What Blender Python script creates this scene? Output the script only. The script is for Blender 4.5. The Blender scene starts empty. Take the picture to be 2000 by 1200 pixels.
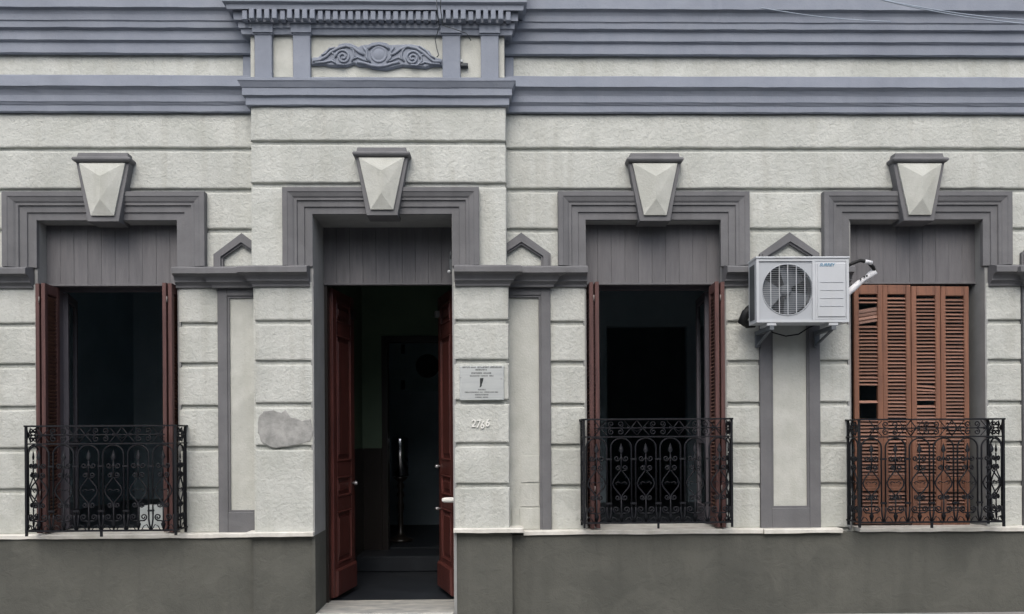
import bpy, math, random
from mathutils import Vector, Matrix

random.seed(7)
R = math.radians
SC = bpy.context.scene
COL = SC.collection

# ------------------------------------------------------------------ camera
D = 7.2                      # camera stands 7.2 m in front of the wall
F = 1584.0                   # focal length in pixels of the 2000 px wide photo
YAW, ROLL = R(1.1), R(0.35)
CAM = Vector((-D * math.tan(YAW), -D, 1.6))
fw = Vector((math.sin(YAW), math.cos(YAW), 0))
rt0 = Vector((math.cos(YAW), -math.sin(YAW), 0))
up0 = Vector((0, 0, 1))
rt = rt0 * math.cos(ROLL) - up0 * math.sin(ROLL)
up = up0 * math.cos(ROLL) + rt0 * math.sin(ROLL)
cam = bpy.data.cameras.new('camera')
cam.lens = 36.0 * F / 2000.0
cam.sensor_width = 36
cam.shift_y = 0.125
cam.clip_start = 0.05
cam.clip_end = 3000
cam_o = bpy.data.objects.new('camera', cam)
COL.objects.link(cam_o)
bk = -fw
cam_o.matrix_world = Matrix(((rt.x, up.x, bk.x, CAM.x), (rt.y, up.y, bk.y, CAM.y),
                             (rt.z, up.z, bk.z, CAM.z), (0, 0, 0, 1)))
SC.camera = cam_o

# ------------------------------------------------------------------ sky, sun, exposure
SUN_EL, SUN_AZ = R(50), R(190)          # azimuth clockwise from +Y: in front of the wall, a little left
w = bpy.data.worlds.new('World')
SC.world = w
w.use_nodes = True
nt = w.node_tree
bg = nt.nodes['Background']
sky = nt.nodes.new('ShaderNodeTexSky')
sky.sky_type = 'NISHITA'
sky.sun_disc = False
sky.sun_elevation = SUN_EL
sky.sun_rotation = SUN_AZ
sky.air_density = 1.0
sky.dust_density = 4.0
sky.ozone_density = 1.0
hs = nt.nodes.new('ShaderNodeHueSaturation')
hs.inputs['Saturation'].default_value = 0.75
nt.links.new(sky.outputs[0], hs.inputs['Color'])
nt.links.new(hs.outputs[0], bg.inputs['Color'])
bg.inputs['Strength'].default_value = 0.13
sl = bpy.data.lights.new('sun', 'SUN')
sl.energy = 0.9
sl.angle = R(50)
sl.color = (1.0, 0.985, 0.96)
so = bpy.data.objects.new('sun', sl)
COL.objects.link(so)
sd = Vector((math.sin(SUN_AZ) * math.cos(SUN_EL), math.cos(SUN_AZ) * math.cos(SUN_EL), math.sin(SUN_EL)))
so.rotation_euler = sd.to_track_quat('Z', 'Y').to_euler()
so.location = (0, -10, 20)
SC.view_settings.view_transform = 'Standard'
SC.view_settings.look = 'None'
SC.view_settings.exposure = 0.72
SC.view_settings.gamma = 1.0

# ------------------------------------------------------------------ measuring helpers
def P(px, py, Y=0.0):
    """the point of the plane y = Y that the photo shows at pixel (px, py)"""
    d = fw + rt * ((px - 1000) / F) - up * ((py - 850) / F)
    t = (Y - CAM.y) / d.y
    return CAM + d * t
def X(px, Y=0.0, py=650): return P(px, py, Y).x
def Z(py, Y=0.0, px=1250): return P(px, py, Y).z

def lin(r, g, b):
    def f(c):
        c /= 255.0
        return c / 12.92 if c <= 0.04045 else ((c + 0.055) / 1.055) ** 2.4
    return (f(r), f(g), f(b))

# ------------------------------------------------------------------ materials
def mat(name, col, col2=None, scale=4.0, rough=0.85, bump=0.0, bscale=60.0, detail=4.0, stretch=(1, 1, 1),
        metal=0.0, spec=0.3, streak=0.0, streak_col=None, bump2=0.0, b2scale=12.0, lo=0.35, hi=0.65, fine=0.0, rnd=0.0, cracks=0.0, blotch=0.0, blotch_col=None):
    m = bpy.data.materials.new(name)
    m.use_nodes = True
    t = m.node_tree
    b = t.nodes['Principled BSDF']
    b.inputs['Roughness'].default_value = rough
    b.inputs['Metallic'].default_value = metal
    b.inputs['Specular IOR Level'].default_value = spec
    tc = t.nodes.new('ShaderNodeTexCoord')
    mp = t.nodes.new('ShaderNodeMapping')
    mp.inputs['Scale'].default_value = stretch
    t.links.new(tc.outputs['Object'], mp.inputs['Vector'])
    col2 = col2 or tuple(c * 0.85 for c in col)
    n = t.nodes.new('ShaderNodeTexNoise')
    n.inputs['Scale'].default_value = scale
    n.inputs['Detail'].default_value = detail
    n.inputs['Roughness'].default_value = 0.6
    t.links.new(mp.outputs[0], n.inputs['Vector'])
    rr = t.nodes.new('ShaderNodeMapRange')
    rr.inputs['From Min'].default_value = lo
    rr.inputs['From Max'].default_value = hi
    t.links.new(n.outputs['Fac'], rr.inputs['Value'])
    mx = t.nodes.new('ShaderNodeMix')
    mx.data_type = 'RGBA'
    mx.inputs['A'].default_value = (*col, 1)
    mx.inputs['B'].default_value = (*col2, 1)
    t.links.new(rr.outputs[0], mx.inputs['Factor'])
    out = mx.outputs['Result']
    if streak > 0:
        mp2 = t.nodes.new('ShaderNodeMapping')
        mp2.inputs['Scale'].default_value = (9, 9, 0.7)
        t.links.new(tc.outputs['Object'], mp2.inputs['Vector'])
        n2 = t.nodes.new('ShaderNodeTexNoise')
        n2.inputs['Scale'].default_value = 1.0
        n2.inputs['Detail'].default_value = 5
        t.links.new(mp2.outputs[0], n2.inputs['Vector'])
        r2 = t.nodes.new('ShaderNodeMapRange')
        r2.inputs['From Min'].default_value = 0.5
        r2.inputs['From Max'].default_value = 0.75
        r2.inputs['To Max'].default_value = streak
        t.links.new(n2.outputs['Fac'], r2.inputs['Value'])
        mx2 = t.nodes.new('ShaderNodeMix')
        mx2.data_type = 'RGBA'
        mx2.inputs['B'].default_value = (*(streak_col or tuple(c * 0.6 for c in col)), 1)
        t.links.new(out, mx2.inputs['A'])
        t.links.new(r2.outputs[0], mx2.inputs['Factor'])
        out = mx2.outputs['Result']
    if fine > 0:
        n4 = t.nodes.new('ShaderNodeTexNoise')
        n4.inputs['Scale'].default_value = 38
        n4.inputs['Detail'].default_value = 5
        n4.inputs['Distortion'].default_value = 1.2
        t.links.new(tc.outputs['Object'], n4.inputs['Vector'])
        r4 = t.nodes.new('ShaderNodeMapRange')
        r4.inputs['From Min'].default_value = 0.56
        r4.inputs['From Max'].default_value = 0.72
        r4.inputs['To Max'].default_value = fine
        t.links.new(n4.outputs['Fac'], r4.inputs['Value'])
        mx4 = t.nodes.new('ShaderNodeMix')
        mx4.data_type = 'RGBA'
        mx4.inputs['B'].default_value = (*tuple(c * 0.62 for c in col), 1)
        t.links.new(out, mx4.inputs['A'])
        t.links.new(r4.outputs[0], mx4.inputs['Factor'])
        out = mx4.outputs['Result']
    def overlay(fac, colour, base):
        q = t.nodes.new('ShaderNodeMix'); q.data_type = 'RGBA'
        q.inputs['B'].default_value = (*colour, 1)
        t.links.new(base, q.inputs['A']); t.links.new(fac, q.inputs['Factor'])
        return q.outputs['Result']
    def ranged(val, a, c, to):
        q = t.nodes.new('ShaderNodeMapRange')
        q.inputs['From Min'].default_value = a; q.inputs['From Max'].default_value = c; q.inputs['To Max'].default_value = to
        t.links.new(val, q.inputs['Value'])
        return q.outputs[0]
    def noise(sc_, det, dist=0.0):
        q = t.nodes.new('ShaderNodeTexNoise')
        q.inputs['Scale'].default_value = sc_; q.inputs['Detail'].default_value = det; q.inputs['Distortion'].default_value = dist
        t.links.new(tc.outputs['Object'], q.inputs['Vector'])
        return q.outputs['Fac']
    if blotch > 0:      # damp stains and old repainted patches
        out = overlay(ranged(noise(1.7, 6, 0.6), 0.52, 0.66, blotch), blotch_col or tuple(c * 0.72 for c in col), out)
        out = overlay(ranged(noise(2.9, 7, 1.0), 0.56, 0.64, blotch * 0.7), tuple(min(1, c * 1.12) for c in col), out)
    if cracks > 0:      # hairline cracks, only here and there
        wv = t.nodes.new('ShaderNodeTexNoise')
        wv.inputs['Scale'].default_value = 7; wv.inputs['Detail'].default_value = 5
        t.links.new(tc.outputs['Object'], wv.inputs['Vector'])
        ad = t.nodes.new('ShaderNodeVectorMath'); ad.operation = 'MULTIPLY_ADD'
        ad.inputs[1].default_value = (0.22, 0.22, 0.22)
        t.links.new(wv.outputs['Color'], ad.inputs[0]); t.links.new(tc.outputs['Object'], ad.inputs[2])
        vo = t.nodes.new('ShaderNodeTexVoronoi'); vo.feature = 'DISTANCE_TO_EDGE'
        vo.inputs['Scale'].default_value = 1.15
        t.links.new(ad.outputs[0], vo.inputs['Vector'])
        ln = ranged(vo.outputs['Distance'], 0.007, 0.001, 1.0)
        mk_ = ranged(noise(0.9, 2), 0.55, 0.62, cracks)
        ml = t.nodes.new('ShaderNodeMath'); ml.operation = 'MULTIPLY'
        t.links.new(ln, ml.inputs[0]); t.links.new(mk_, ml.inputs[1])
        out = overlay(ml.outputs[0], tuple(c * 0.35 for c in col), out)
    if rnd > 0:         # each piece a shade of its own
        oi = t.nodes.new('ShaderNodeObjectInfo')
        q = t.nodes.new('ShaderNodeMapRange')
        q.inputs['To Min'].default_value = 1 - rnd; q.inputs['To Max'].default_value = 1 + rnd * 0.6
        t.links.new(oi.outputs['Random'], q.inputs['Value'])
        hv = t.nodes.new('ShaderNodeHueSaturation')
        t.links.new(q.outputs[0], hv.inputs['Value']); t.links.new(out, hv.inputs['Color'])
        out = hv.outputs[0]
    t.links.new(out, b.inputs['Base Color'])
    last = None
    for st, bs, dist in ((bump2, b2scale, 0.08), (bump, bscale, 0.02)):
        if st > 0:
            n3 = t.nodes.new('ShaderNodeTexNoise')
            n3.inputs['Scale'].default_value = bs
            n3.inputs['Detail'].default_value = 4
            n3.inputs['Distortion'].default_value = 0.8
            t.links.new(mp.outputs[0] if stretch != (1, 1, 1) else tc.outputs['Object'], n3.inputs['Vector'])
            bp = t.nodes.new('ShaderNodeBump')
            bp.inputs['Strength'].default_value = st
            bp.inputs['Distance'].default_value = dist
            t.links.new(n3.outputs['Fac'], bp.inputs['Height'])
            if last:
                t.links.new(last.outputs[0], bp.inputs['Normal'])
            last = bp
    if last:
        t.links.new(last.outputs[0], b.inputs['Normal'])
    return m

M = {}
M['cream'] = mat('cream_stucco', (0.520, 0.534, 0.502), (0.445, 0.460, 0.430), 2.6, 0.92, 0.30, 48, streak=0.55,
                 streak_col=(0.37, 0.37, 0.33), bump2=0.18, b2scale=20, fine=0.55, rnd=0.035, cracks=0.16, blotch=0.45, blotch_col=(0.39, 0.405, 0.37))
M['cream_smooth'] = mat('cream_plaster', (0.505, 0.515, 0.478), (0.435, 0.445, 0.408), 5.0, 0.9, 0.25, 60, streak=0.3,
                        streak_col=(0.36, 0.36, 0.31), fine=0.24, cracks=0.15, blotch=0.35)
M['grey'] = mat('grey_moulding_paint', (0.158, 0.159, 0.166), (0.126, 0.128, 0.134), 3.5, 0.75, 0.12, 70, streak=0.35,
                streak_col=(0.10, 0.10, 0.102), spec=0.3, fine=0.25, blotch=0.35)
M['parapet'] = mat('haze_tinted_grey_paint', (0.250, 0.275, 0.325), (0.214, 0.238, 0.287), 2.5, 0.8, 0.12, 60, streak=0.3,
                   streak_col=(0.20, 0.23, 0.28), spec=0.3, fine=0.2, blotch=0.3)  # grey paint with the bluish haze of the upper front put into its colour
M['reveal'] = mat('grey_reveal_paint', (0.30, 0.305, 0.30), (0.25, 0.255, 0.25), 4, 0.75, 0.1, 70, streak=0.3)
M['plinth'] = mat('grey_plinth_paint', (0.106, 0.107, 0.094), (0.086, 0.088, 0.078), 1.6, 0.85, 0.25, 80, streak=0.4,
                  streak_col=(0.066, 0.067, 0.060), bump2=0.15, b2scale=9, fine=0.35, cracks=0.15, blotch=0.5, blotch_col=(0.070, 0.072, 0.064))
M['board'] = mat('grey_board_paint', (0.150, 0.148, 0.155), (0.122, 0.121, 0.128), 5, 0.7, 0.2, 40, stretch=(6, 6, 0.6), rnd=0.06)
M['sill'] = mat('white_marble_sill', (0.72, 0.71, 0.66), (0.55, 0.54, 0.49), 7, 0.55, 0.1, 40, streak=0.25)
M['cement'] = mat('bare_cement', (0.40, 0.40, 0.385), (0.23, 0.235, 0.225), 7, 0.95, 0.2, 70, bump2=0.12, b2scale=14)
M['wood'] = mat('faded_shutter_wood', (0.285, 0.132, 0.080), (0.145, 0.070, 0.048), 3, 0.6, 0.25, 60, stretch=(14, 14, 0.7), spec=0.4, lo=0.25, hi=0.7, rnd=0.15, streak=0.5, detail=7, fine=0.3)  # faded, more orange wood of the closed leaves
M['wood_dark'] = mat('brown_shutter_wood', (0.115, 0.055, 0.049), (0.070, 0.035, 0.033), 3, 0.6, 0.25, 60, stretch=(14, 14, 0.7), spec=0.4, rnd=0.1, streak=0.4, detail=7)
M['door'] = mat('red_brown_door_varnish', (0.115, 0.036, 0.030), (0.050, 0.018, 0.016), 3, 0.32, 0.2, 60, stretch=(14, 14, 0.7), spec=0.5, streak=0.5, detail=7)
M['slat'] = mat('slat_wood', (0.285, 0.152, 0.108), (0.165, 0.090, 0.068), 4, 0.6, 0.15, 50, stretch=(1, 6, 9), spec=0.4, rnd=0.32)
M['iron'] = mat('black_wrought_iron', (0.006, 0.007, 0.010), (0.010, 0.011, 0.014), 20, 0.6, 0.2, 90, spec=0.25)
M['white'] = mat('white_enamel', (0.50, 0.525, 0.55), (0.455, 0.48, 0.50), 3, 0.45, 0.0, spec=0.4, streak=0.3, streak_col=(0.40, 0.39, 0.35))
M['white_dim'] = mat('light_grey_enamel', (0.41, 0.435, 0.46), (0.37, 0.395, 0.42), 3, 0.5)
M['black'] = mat('black_rubber', (0.012, 0.013, 0.014), None, 10, 0.6, 0.2, 60)
M['fan'] = mat('dark_grey_plastic', (0.13, 0.145, 0.16), None, 8, 0.6)
M['coil'] = mat('dark_coil', (0.075, 0.085, 0.092), None, 10, 0.6)
M['blue'] = mat('blue_print', (0.10, 0.24, 0.36), None, 10, 0.5)
M['ink'] = mat('black_engraving', (0.03, 0.035, 0.035), None, 10, 0.6)
M['plaque'] = mat('brushed_steel', (0.58, 0.61, 0.60), (0.52, 0.55, 0.55), 4, 0.42, 0.06, 60, stretch=(1, 1, 14), metal=0.55, spec=0.5)
M['steel'] = mat('dull_steel', (0.45, 0.46, 0.47), None, 10, 0.4, metal=0.7)
M['hinge'] = mat('painted_hinge', (0.20, 0.17, 0.16), None, 10, 0.6)
M['digits'] = mat('white_number_paint', (0.80, 0.80, 0.76), None, 10, 0.6)
M['tape'] = mat('white_pipe_tape', (0.75, 0.76, 0.78), (0.62, 0.63, 0.65), 12, 0.6, 0.3, 30)
M['hall'] = mat('dark_green_wall_paint', (0.135, 0.195, 0.135), (0.11, 0.16, 0.115), 2, 0.7)
M['room'] = mat('dim_room_wall', (0.42, 0.52, 0.57), (0.36, 0.45, 0.50), 2, 0.85)
M['inner_floor'] = mat('dark_floor_tile', (0.016, 0.019, 0.024), (0.024, 0.028, 0.034), 5, 0.4)
M['frame'] = mat('grey_casement_paint', (0.13, 0.12, 0.135), None, 6, 0.6)
M['marble'] = mat('veined_marble', (0.46, 0.45, 0.41), (0.24, 0.25, 0.245), 5, 0.45, 0.15, 40, stretch=(1, 3, 3), detail=8)
M['poster'] = mat('pale_card', (0.30, 0.42, 0.44), None, 4, 0.8)
M['lampwhite'] = mat('polished_metal', (0.75, 0.77, 0.80), None, 5, 0.16, metal=1.0, spec=0.6)
M['darkwood'] = mat('black_turned_wood', (0.02, 0.016, 0.014), None, 5, 0.3, spec=0.6)
M['box'] = mat('pale_grey_card', (0.42, 0.46, 0.47), None, 5, 0.8)
M['cable'] = mat('glint_pale_cable', (0.40, 0.46, 0.54), None, 6, 0.7)  # pale blue sky glint put into the cable colour
M['asphalt'] = mat('asphalt', (0.055, 0.055, 0.057), (0.04, 0.04, 0.042), 3, 0.9, 0.4, 120)
M['tile'] = mat('pavement_tile', (0.30, 0.30, 0.29), (0.24, 0.24, 0.235), 3, 0.85, 0.25, 60)
M['kerb'] = mat('granite_kerb', (0.27, 0.27, 0.265), None, 8, 0.85, 0.25, 60)
gm = bpy.data.materials.new('window_glass')
gm.use_nodes = True
gb = gm.node_tree.nodes['Principled BSDF']
gb.inputs['Base Color'].default_value = (0.75, 0.8, 0.8, 1)
gb.inputs['Transmission Weight'].default_value = 1.0
gb.inputs['Roughness'].default_value = 0.02
gb.inputs['IOR'].default_value = 1.45
M['glass'] = gm

# ------------------------------------------------------------------ mesh builder
class MB:
    def __init__(self):
        self.v = []; self.f = []
    def add(self, vs, fs):
        n = len(self.v)
        self.v += [tuple(p) for p in vs]
        self.f += [tuple(i + n for i in q) for q in fs]
        return self
    def box(self, x0, x1, y0, y1, z0, z1):
        return self.add([(x0, y0, z0), (x1, y0, z0), (x1, y1, z0), (x0, y1, z0), (x0, y0, z1), (x1, y0, z1), (x1, y1, z1), (x0, y1, z1)],
                        [(0, 1, 5, 4), (1, 2, 6, 5), (2, 3, 7, 6), (3, 0, 4, 7), (4, 5, 6, 7), (3, 2, 1, 0)])
    def bbox(self, x0, x1, y0, y1, z0, z1, c=0.006):
        """box with chamfered front edges (front is y0)"""
        v = [(x0, y1, z0), (x1, y1, z0), (x1, y1, z1), (x0, y1, z1),
             (x0, y0 + c, z0), (x1, y0 + c, z0), (x1, y0 + c, z1), (x0, y0 + c, z1),
             (x0 + c, y0, z0 + c), (x1 - c, y0, z0 + c), (x1 - c, y0, z1 - c), (x0 + c, y0, z1 - c)]
        return self.add(v, [(0, 1, 5, 4), (1, 2, 6, 5), (2, 3, 7, 6), (3, 0, 4, 7), (4, 5, 9, 8), (5, 6, 10, 9), (6, 7, 11, 10),
                            (7, 4, 8, 11), (8, 9, 10, 11), (3, 2, 1, 0)])
    def poly(self, pts, y0, y1, inset=0.0, idepth=0.0):
        """outline of (x, z) points, counter-clockwise seen from the front, extruded from y0 (front) to y1"""
        n = len(pts)
        cx = sum(p[0] for p in pts) / n; cz = sum(p[1] for p in pts) / n
        vs = [(x, y1, z) for x, z in pts] + [(x, y0 + idepth, z) for x, z in pts]
        fs = [(i, (i + 1) % n, n + (i + 1) % n, n + i) for i in range(n)]
        if inset:
            ins = []
            for i in range(n):
                a = Vector(pts[i - 1]); b = Vector(pts[i]); c = Vector(pts[(i + 1) % n])
                d1 = (b - a).normalized(); d2 = (c - b).normalized()
                nn = Vector((-(d1.y + d2.y), d1.x + d2.x))
                if nn.length < 1e-6: nn = Vector((-d1.y, d1.x))
                nn.normalize()
                ins.append(b + nn * inset)
            vs += [(p.x, y0, p.y) for p in ins]
            fs += [(n + i, n + (i + 1) % n, 2 * n + (i + 1) % n, 2 * n + i) for i in range(n)]
            fs.append(tuple(range(2 * n, 3 * n)))
        else:
            fs.append(tuple(range(n, 2 * n)))
        return self.add(vs, fs)
    def tube(self, path, r=0.005, sides=6, flat=None, caps=True):
        path = [Vector(p) for p in path]
        n = len(path)
        rs = r if isinstance(r, (list, tuple)) else [r] * n
        vs = []
        ref = None
        for i, p in enumerate(path):
            t = (path[min(i + 1, n - 1)] - path[max(i - 1, 0)]).normalized()
            if ref is None:
                ref = Vector((0, 1, 0)) if abs(t.y) < 0.9 else Vector((1, 0, 0))
            a = (ref - t * ref.dot(t)).normalized(); b = t.cross(a)
            ref = a
            for k in range(sides):
                an = 2 * math.pi * (k + 0.5) / sides
                vs.append(p + (a * math.cos(an) + b * math.sin(an)) * rs[i])
        fs = [(i * sides + k, i * sides + (k + 1) % sides, (i + 1) * sides + (k + 1) % sides, (i + 1) * sides + k)
              for i in range(n - 1) for k in range(sides)]
        if caps:
            fs += [tuple(range(sides))[::-1], tuple((n - 1) * sides + k for k in range(sides))]
        return self.add(vs, fs)
    def lathe(self, prof, c=(0, 0, 0), axis='z', seg=20):
        vs = []
        for r, h in prof:
            for k in range(seg):
                a = 2 * math.pi * k / seg
                u, v = r * math.cos(a), r * math.sin(a)
                p = (u, v, h) if axis == 'z' else ((u, h, v) if axis == 'y' else (h, u, v))
                vs.append((c[0] + p[0], c[1] + p[1], c[2] + p[2]))
        fs = [(i * seg + k, i * seg + (k + 1) % seg, (i + 1) * seg + (k + 1) % seg, (i + 1) * seg + k)
              for i in range(len(prof) - 1) for k in range(seg)]
        fs += [tuple(range(seg))[::-1], tuple((len(prof) - 1) * seg + k for k in range(seg))]
        return self.add(vs, fs)
    def mesh(self, name, m, smooth=False):
        me = bpy.data.meshes.new(name)
        me.from_pydata(self.v, [], self.f)
        import bmesh
        b = bmesh.new(); b.from_mesh(me)
        bmesh.ops.recalc_face_normals(b, faces=b.faces)
        b.to_mesh(me); b.free()
        me.materials.append(m)
        if smooth:
            me.polygons.foreach_set('use_smooth', [True] * len(me.polygons))
        return me
    def build(self, name, m, parent=None, smooth=False, loc=None):
        o = bpy.data.objects.new(name, self.mesh(name, m, smooth))
        COL.objects.link(o)
        o.parent = parent
        if loc: o.location = loc
        return o

def place(name, me, parent, loc=(0, 0, 0), rot=(0, 0, 0), scale=(1, 1, 1)):
    o = bpy.data.objects.new(name, me)
    COL.objects.link(o)
    o.parent = parent
    o.location = loc; o.rotation_euler = rot; o.scale = scale
    return o
def thing(name, label, cat, loc=(0, 0, 0), group=None):
    o = bpy.data.objects.new(name, None)
    o.empty_display_size = 0.1
    COL.objects.link(o)
    o.location = loc
    return tag(o, label, cat, group)
def tag(o, label, cat, group=None):
    o['label'] = label; o['category'] = cat
    if group: o['group'] = group
    return o
def structure(o):
    o['kind'] = 'structure'; return o
def jit(a): return random.uniform(-a, a)

# ------------------------------------------------------------------ ground
structure(MB().box(-400, 400, -400, 400, -0.40, -0.16).build('ground', M['asphalt']))
structure(MB().box(-60, 60, -8.6, -2.55, -0.15, -0.125).build('road', M['asphalt']))
structure(MB().box(-60, 60, -2.40, -0.02, -0.15, 0.0).build('pavement', M['tile']))
structure(MB().bbox(-60, 60, -2.54, -2.403, -0.15, 0.004, 0.01).build('kerb', M['kerb']))
structure(MB().box(-60, 60, -11.39, -8.75, -0.15, -0.002).build('pavement_opposite', M['tile']))
structure(MB().box(-60, 60, -8.747, -8.603, -0.15, 0.002).build('kerb_opposite', M['kerb']))

# ------------------------------------------------------------------ unseen houses across the street, added to shade the lower wall
M['far_a'] = mat('shade_house_beige_render', (0.27, 0.26, 0.22), None, 2, 0.9, 0.2, 40, streak=0.3)
M['far_b'] = mat('shade_house_grey_render', (0.24, 0.24, 0.235), None, 2, 0.9, 0.2, 40, streak=0.3)
M['far_c'] = mat('shade_house_brown_render', (0.24, 0.20, 0.18), None, 2, 0.9, 0.2, 40, streak=0.3)
M['far_dark'] = mat('shade_house_dark_glass', (0.03, 0.035, 0.04), None, 3, 0.2, spec=0.5)
def shade_house(x0, x1, h, mk, label):
    t_ = thing('house', label, 'house', ((x0 + x1) / 2, -11.4, 0), 'unseen houses added across the street for shade')
    hw_ = (x1 - x0) / 2 - 0.01
    MB().box(-hw_, hw_, -8.0, 0.0, -0.1, h).build('wall', M[mk], t_)
    MB().box(-hw_, hw_, 0.003, 0.18, h - 0.55, h - 0.25).build('cornice', M['kerb'], t_)  # cornice of the unseen house added for shade
    n_ = max(2, int((x1 - x0) / 2.6))
    for i in range(n_):
        xc = -hw_ + 2 * hw_ * (i + 0.5) / n_
        zb_ = 0.02 if i == n_ // 2 else 0.75
        MB().box(xc - 0.55, xc + 0.55, 0.003, 0.03, zb_, 3.0).build('door' if i == n_ // 2 else 'shade_house_window', M['far_dark'], t_)  # door and windows of the unseen house added for shade
        MB().box(xc - 0.70, xc + 0.70, 0.003, 0.07, 3.004, 3.2).build('shade_house_lintel', M['kerb'], t_)
shade_house(-22.0, -9.0, 5.6, 'far_b', 'unseen grey rendered house added across the street for shade, left of the facing row')
shade_house(-9.0, 5.0, 6.4, 'far_a', 'unseen beige rendered house added across the street for shade, straight opposite the doorway')
shade_house(5.0, 20.0, 5.8, 'far_c', 'unseen brown rendered house added across the street for shade, right of the facing row')

# ------------------------------------------------------------------ the house
H = thing('house', 'old single-storey house front in cream stucco with grey mouldings', 'house')
YB = -0.15                                   # front of the entrance bay
XL, XR = X(-150), X(2150)
XB0, XB1 = X(490, YB, 500), X(990, YB, 500)  # entrance bay
ZTOP = Z(-70)
OPEN = {'w1': (X(72), X(348)), 'door': (X(611, YB), X(885, YB)), 'w2': (X(1144), X(1417)), 'w3': (X(1661), X(1926))}
ZL = Z(430)                                  # underside of the window lintels
ZLD = Z(419, YB, 745)                        # underside of the door lintel
ZS = Z(1033)                                 # top of plinth, window sill level
CORE = 0.03

# wall core
b = MB()
edges = [XL, OPEN['w1'][0], OPEN['w1'][1], OPEN['door'][0], OPEN['door'][1], OPEN['w2'][0], OPEN['w2'][1], OPEN['w3'][0], OPEN['w3'][1], XR]
for i in range(0, 10, 2):
    b.box(edges[i], edges[i + 1], CORE, 0.40, -0.1, ZTOP)
for k in ('w1', 'w2', 'w3'):
    b.box(OPEN[k][0], OPEN[k][1], CORE, 0.40, ZL, ZTOP)
    b.box(OPEN[k][0], OPEN[k][1], CORE, 0.40, -0.1, ZS - 0.02)
b.box(OPEN['door'][0], OPEN['door'][1], CORE, 0.40, ZLD, ZTOP)
b.build('wall', M['cream'], H)
b = MB()
b.box(XB0 + 0.01, OPEN['door'][0], YB + 0.03, CORE - 0.001, -0.1, ZTOP - 0.05)
b.box(OPEN['door'][1], XB1 - 0.01, YB + 0.03, CORE - 0.001, -0.1, ZTOP - 0.05)
b.box(OPEN['door'][0], OPEN['door'][1], YB + 0.03, CORE - 0.001, ZLD, ZTOP - 0.05)
b.build('bay_wall', M['cream'], H)
MB().box(XL, XR, 0.2, 9.0, ZTOP - 0.3, ZTOP - 0.1).build('roof', M['plinth'], H)

# rusticated stucco courses -------------------------------------------------
def course(x0, x1, y0, z0, z1, c=0.013, depth=0.045, mat_='cream', name='stucco_block', face=None):
    """a course with softened, slightly uneven edges"""
    n = max(2, int((x1 - x0) / 0.09))
    b = MB()
    rings = []
    for i in range(n + 1):
        x = x0 + (x1 - x0) * i / n
        e = 0.0 if 0 < i < n else 1.0
        ja, jb, jf = jit(0.0022), jit(0.0022), jit(0.0012)
        cc = c
        xi = x + (cc * 0.6 if i == 0 else (-cc * 0.6 if i == n else 0))
        rings.append([(x, y0 + depth, z0), (x, y0 + cc, z0 + ja), (xi, y0 + 0.25 * cc + jf + e * 0.002, z0 + 0.4 * cc + ja), (xi, y0 + jf + e * 0.004, z0 + cc * 1.1 + ja),
                      (xi, y0 + jf + e * 0.004, z1 - cc * 1.1 + jb), (xi, y0 + 0.25 * cc + jf + e * 0.002, z1 - 0.4 * cc + jb), (x, y0 + cc, z1 + jb), (x, y0 + depth, z1)])
    vs = [p for r_ in rings for p in r_]
    m = 8
    fs = [(i * m + k, (i + 1) * m + k, (i + 1) * m + k + 1, i * m + k + 1) for i in range(n) for k in range(m - 1)]
    fs += [tuple(range(m)), tuple(n * m + k for k in range(m))[::-1]]
    b.add(vs, fs)
    return b.build(name, M[mat_], H)

G = 0.0
upper = [(222, 289), (296, 368), (376, 446), (454, 521)]
for (a, c_) in upper[:2]:
    course(XL, XB0 + 0.006, 0, Z(c_), Z(a))
    course(XB1 - 0.006, XR, 0, Z(c_), Z(a))
for (a, c_) in upper[2:]:
    for (p, q) in ((-150, 12), (398, None), (None, 1094), (1458, 1611), (1969, 2150)):
        x0 = XB1 - 0.006 if p is None else X(p, 0, 450)
        x1 = XB0 + 0.006 if q is None else X(q, 0, 450)
        course(x0, x1, 0, Z(c_), Z(a))
lower = [(553, 627), (635, 705), (714, 787), (795, 867), (876, 946), (955, 1034)]
for (p, q) in ((-150, 72), (348, 427), (1073, 1144), (1417, 1484), (1598, 1661), (1926, 1996)):
    for (a, c_) in lower:
        course(X(p), X(q), 0, Z(c_), Z(a))
# entrance bay
def ZB(py): return Z(py, YB, 745)
for (a, c_) in ((207, 275), (283, 357)):
    course(XB0, XB1, YB, ZB(c_), ZB(a))
course(XB0, X(558, YB, 450), YB, ZB(522), ZB(366))
course(X(933, YB, 450), XB1, YB, ZB(522), ZB(366))
for k, (a, c_) in enumerate([(550, 625), (633, 703), (712, 786), (795, 869), (878, 1040)]):
    course(X(497, YB), X(611, YB), YB, ZB(c_), ZB(a))
for k, (a, c_) in enumerate([(550, 625), (633, 703), (711, 782), (791, 866), (874, 946), (954, 1040)]):
    course(X(885, YB), X(994, YB), YB, ZB(c_), ZB(a))

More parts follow.
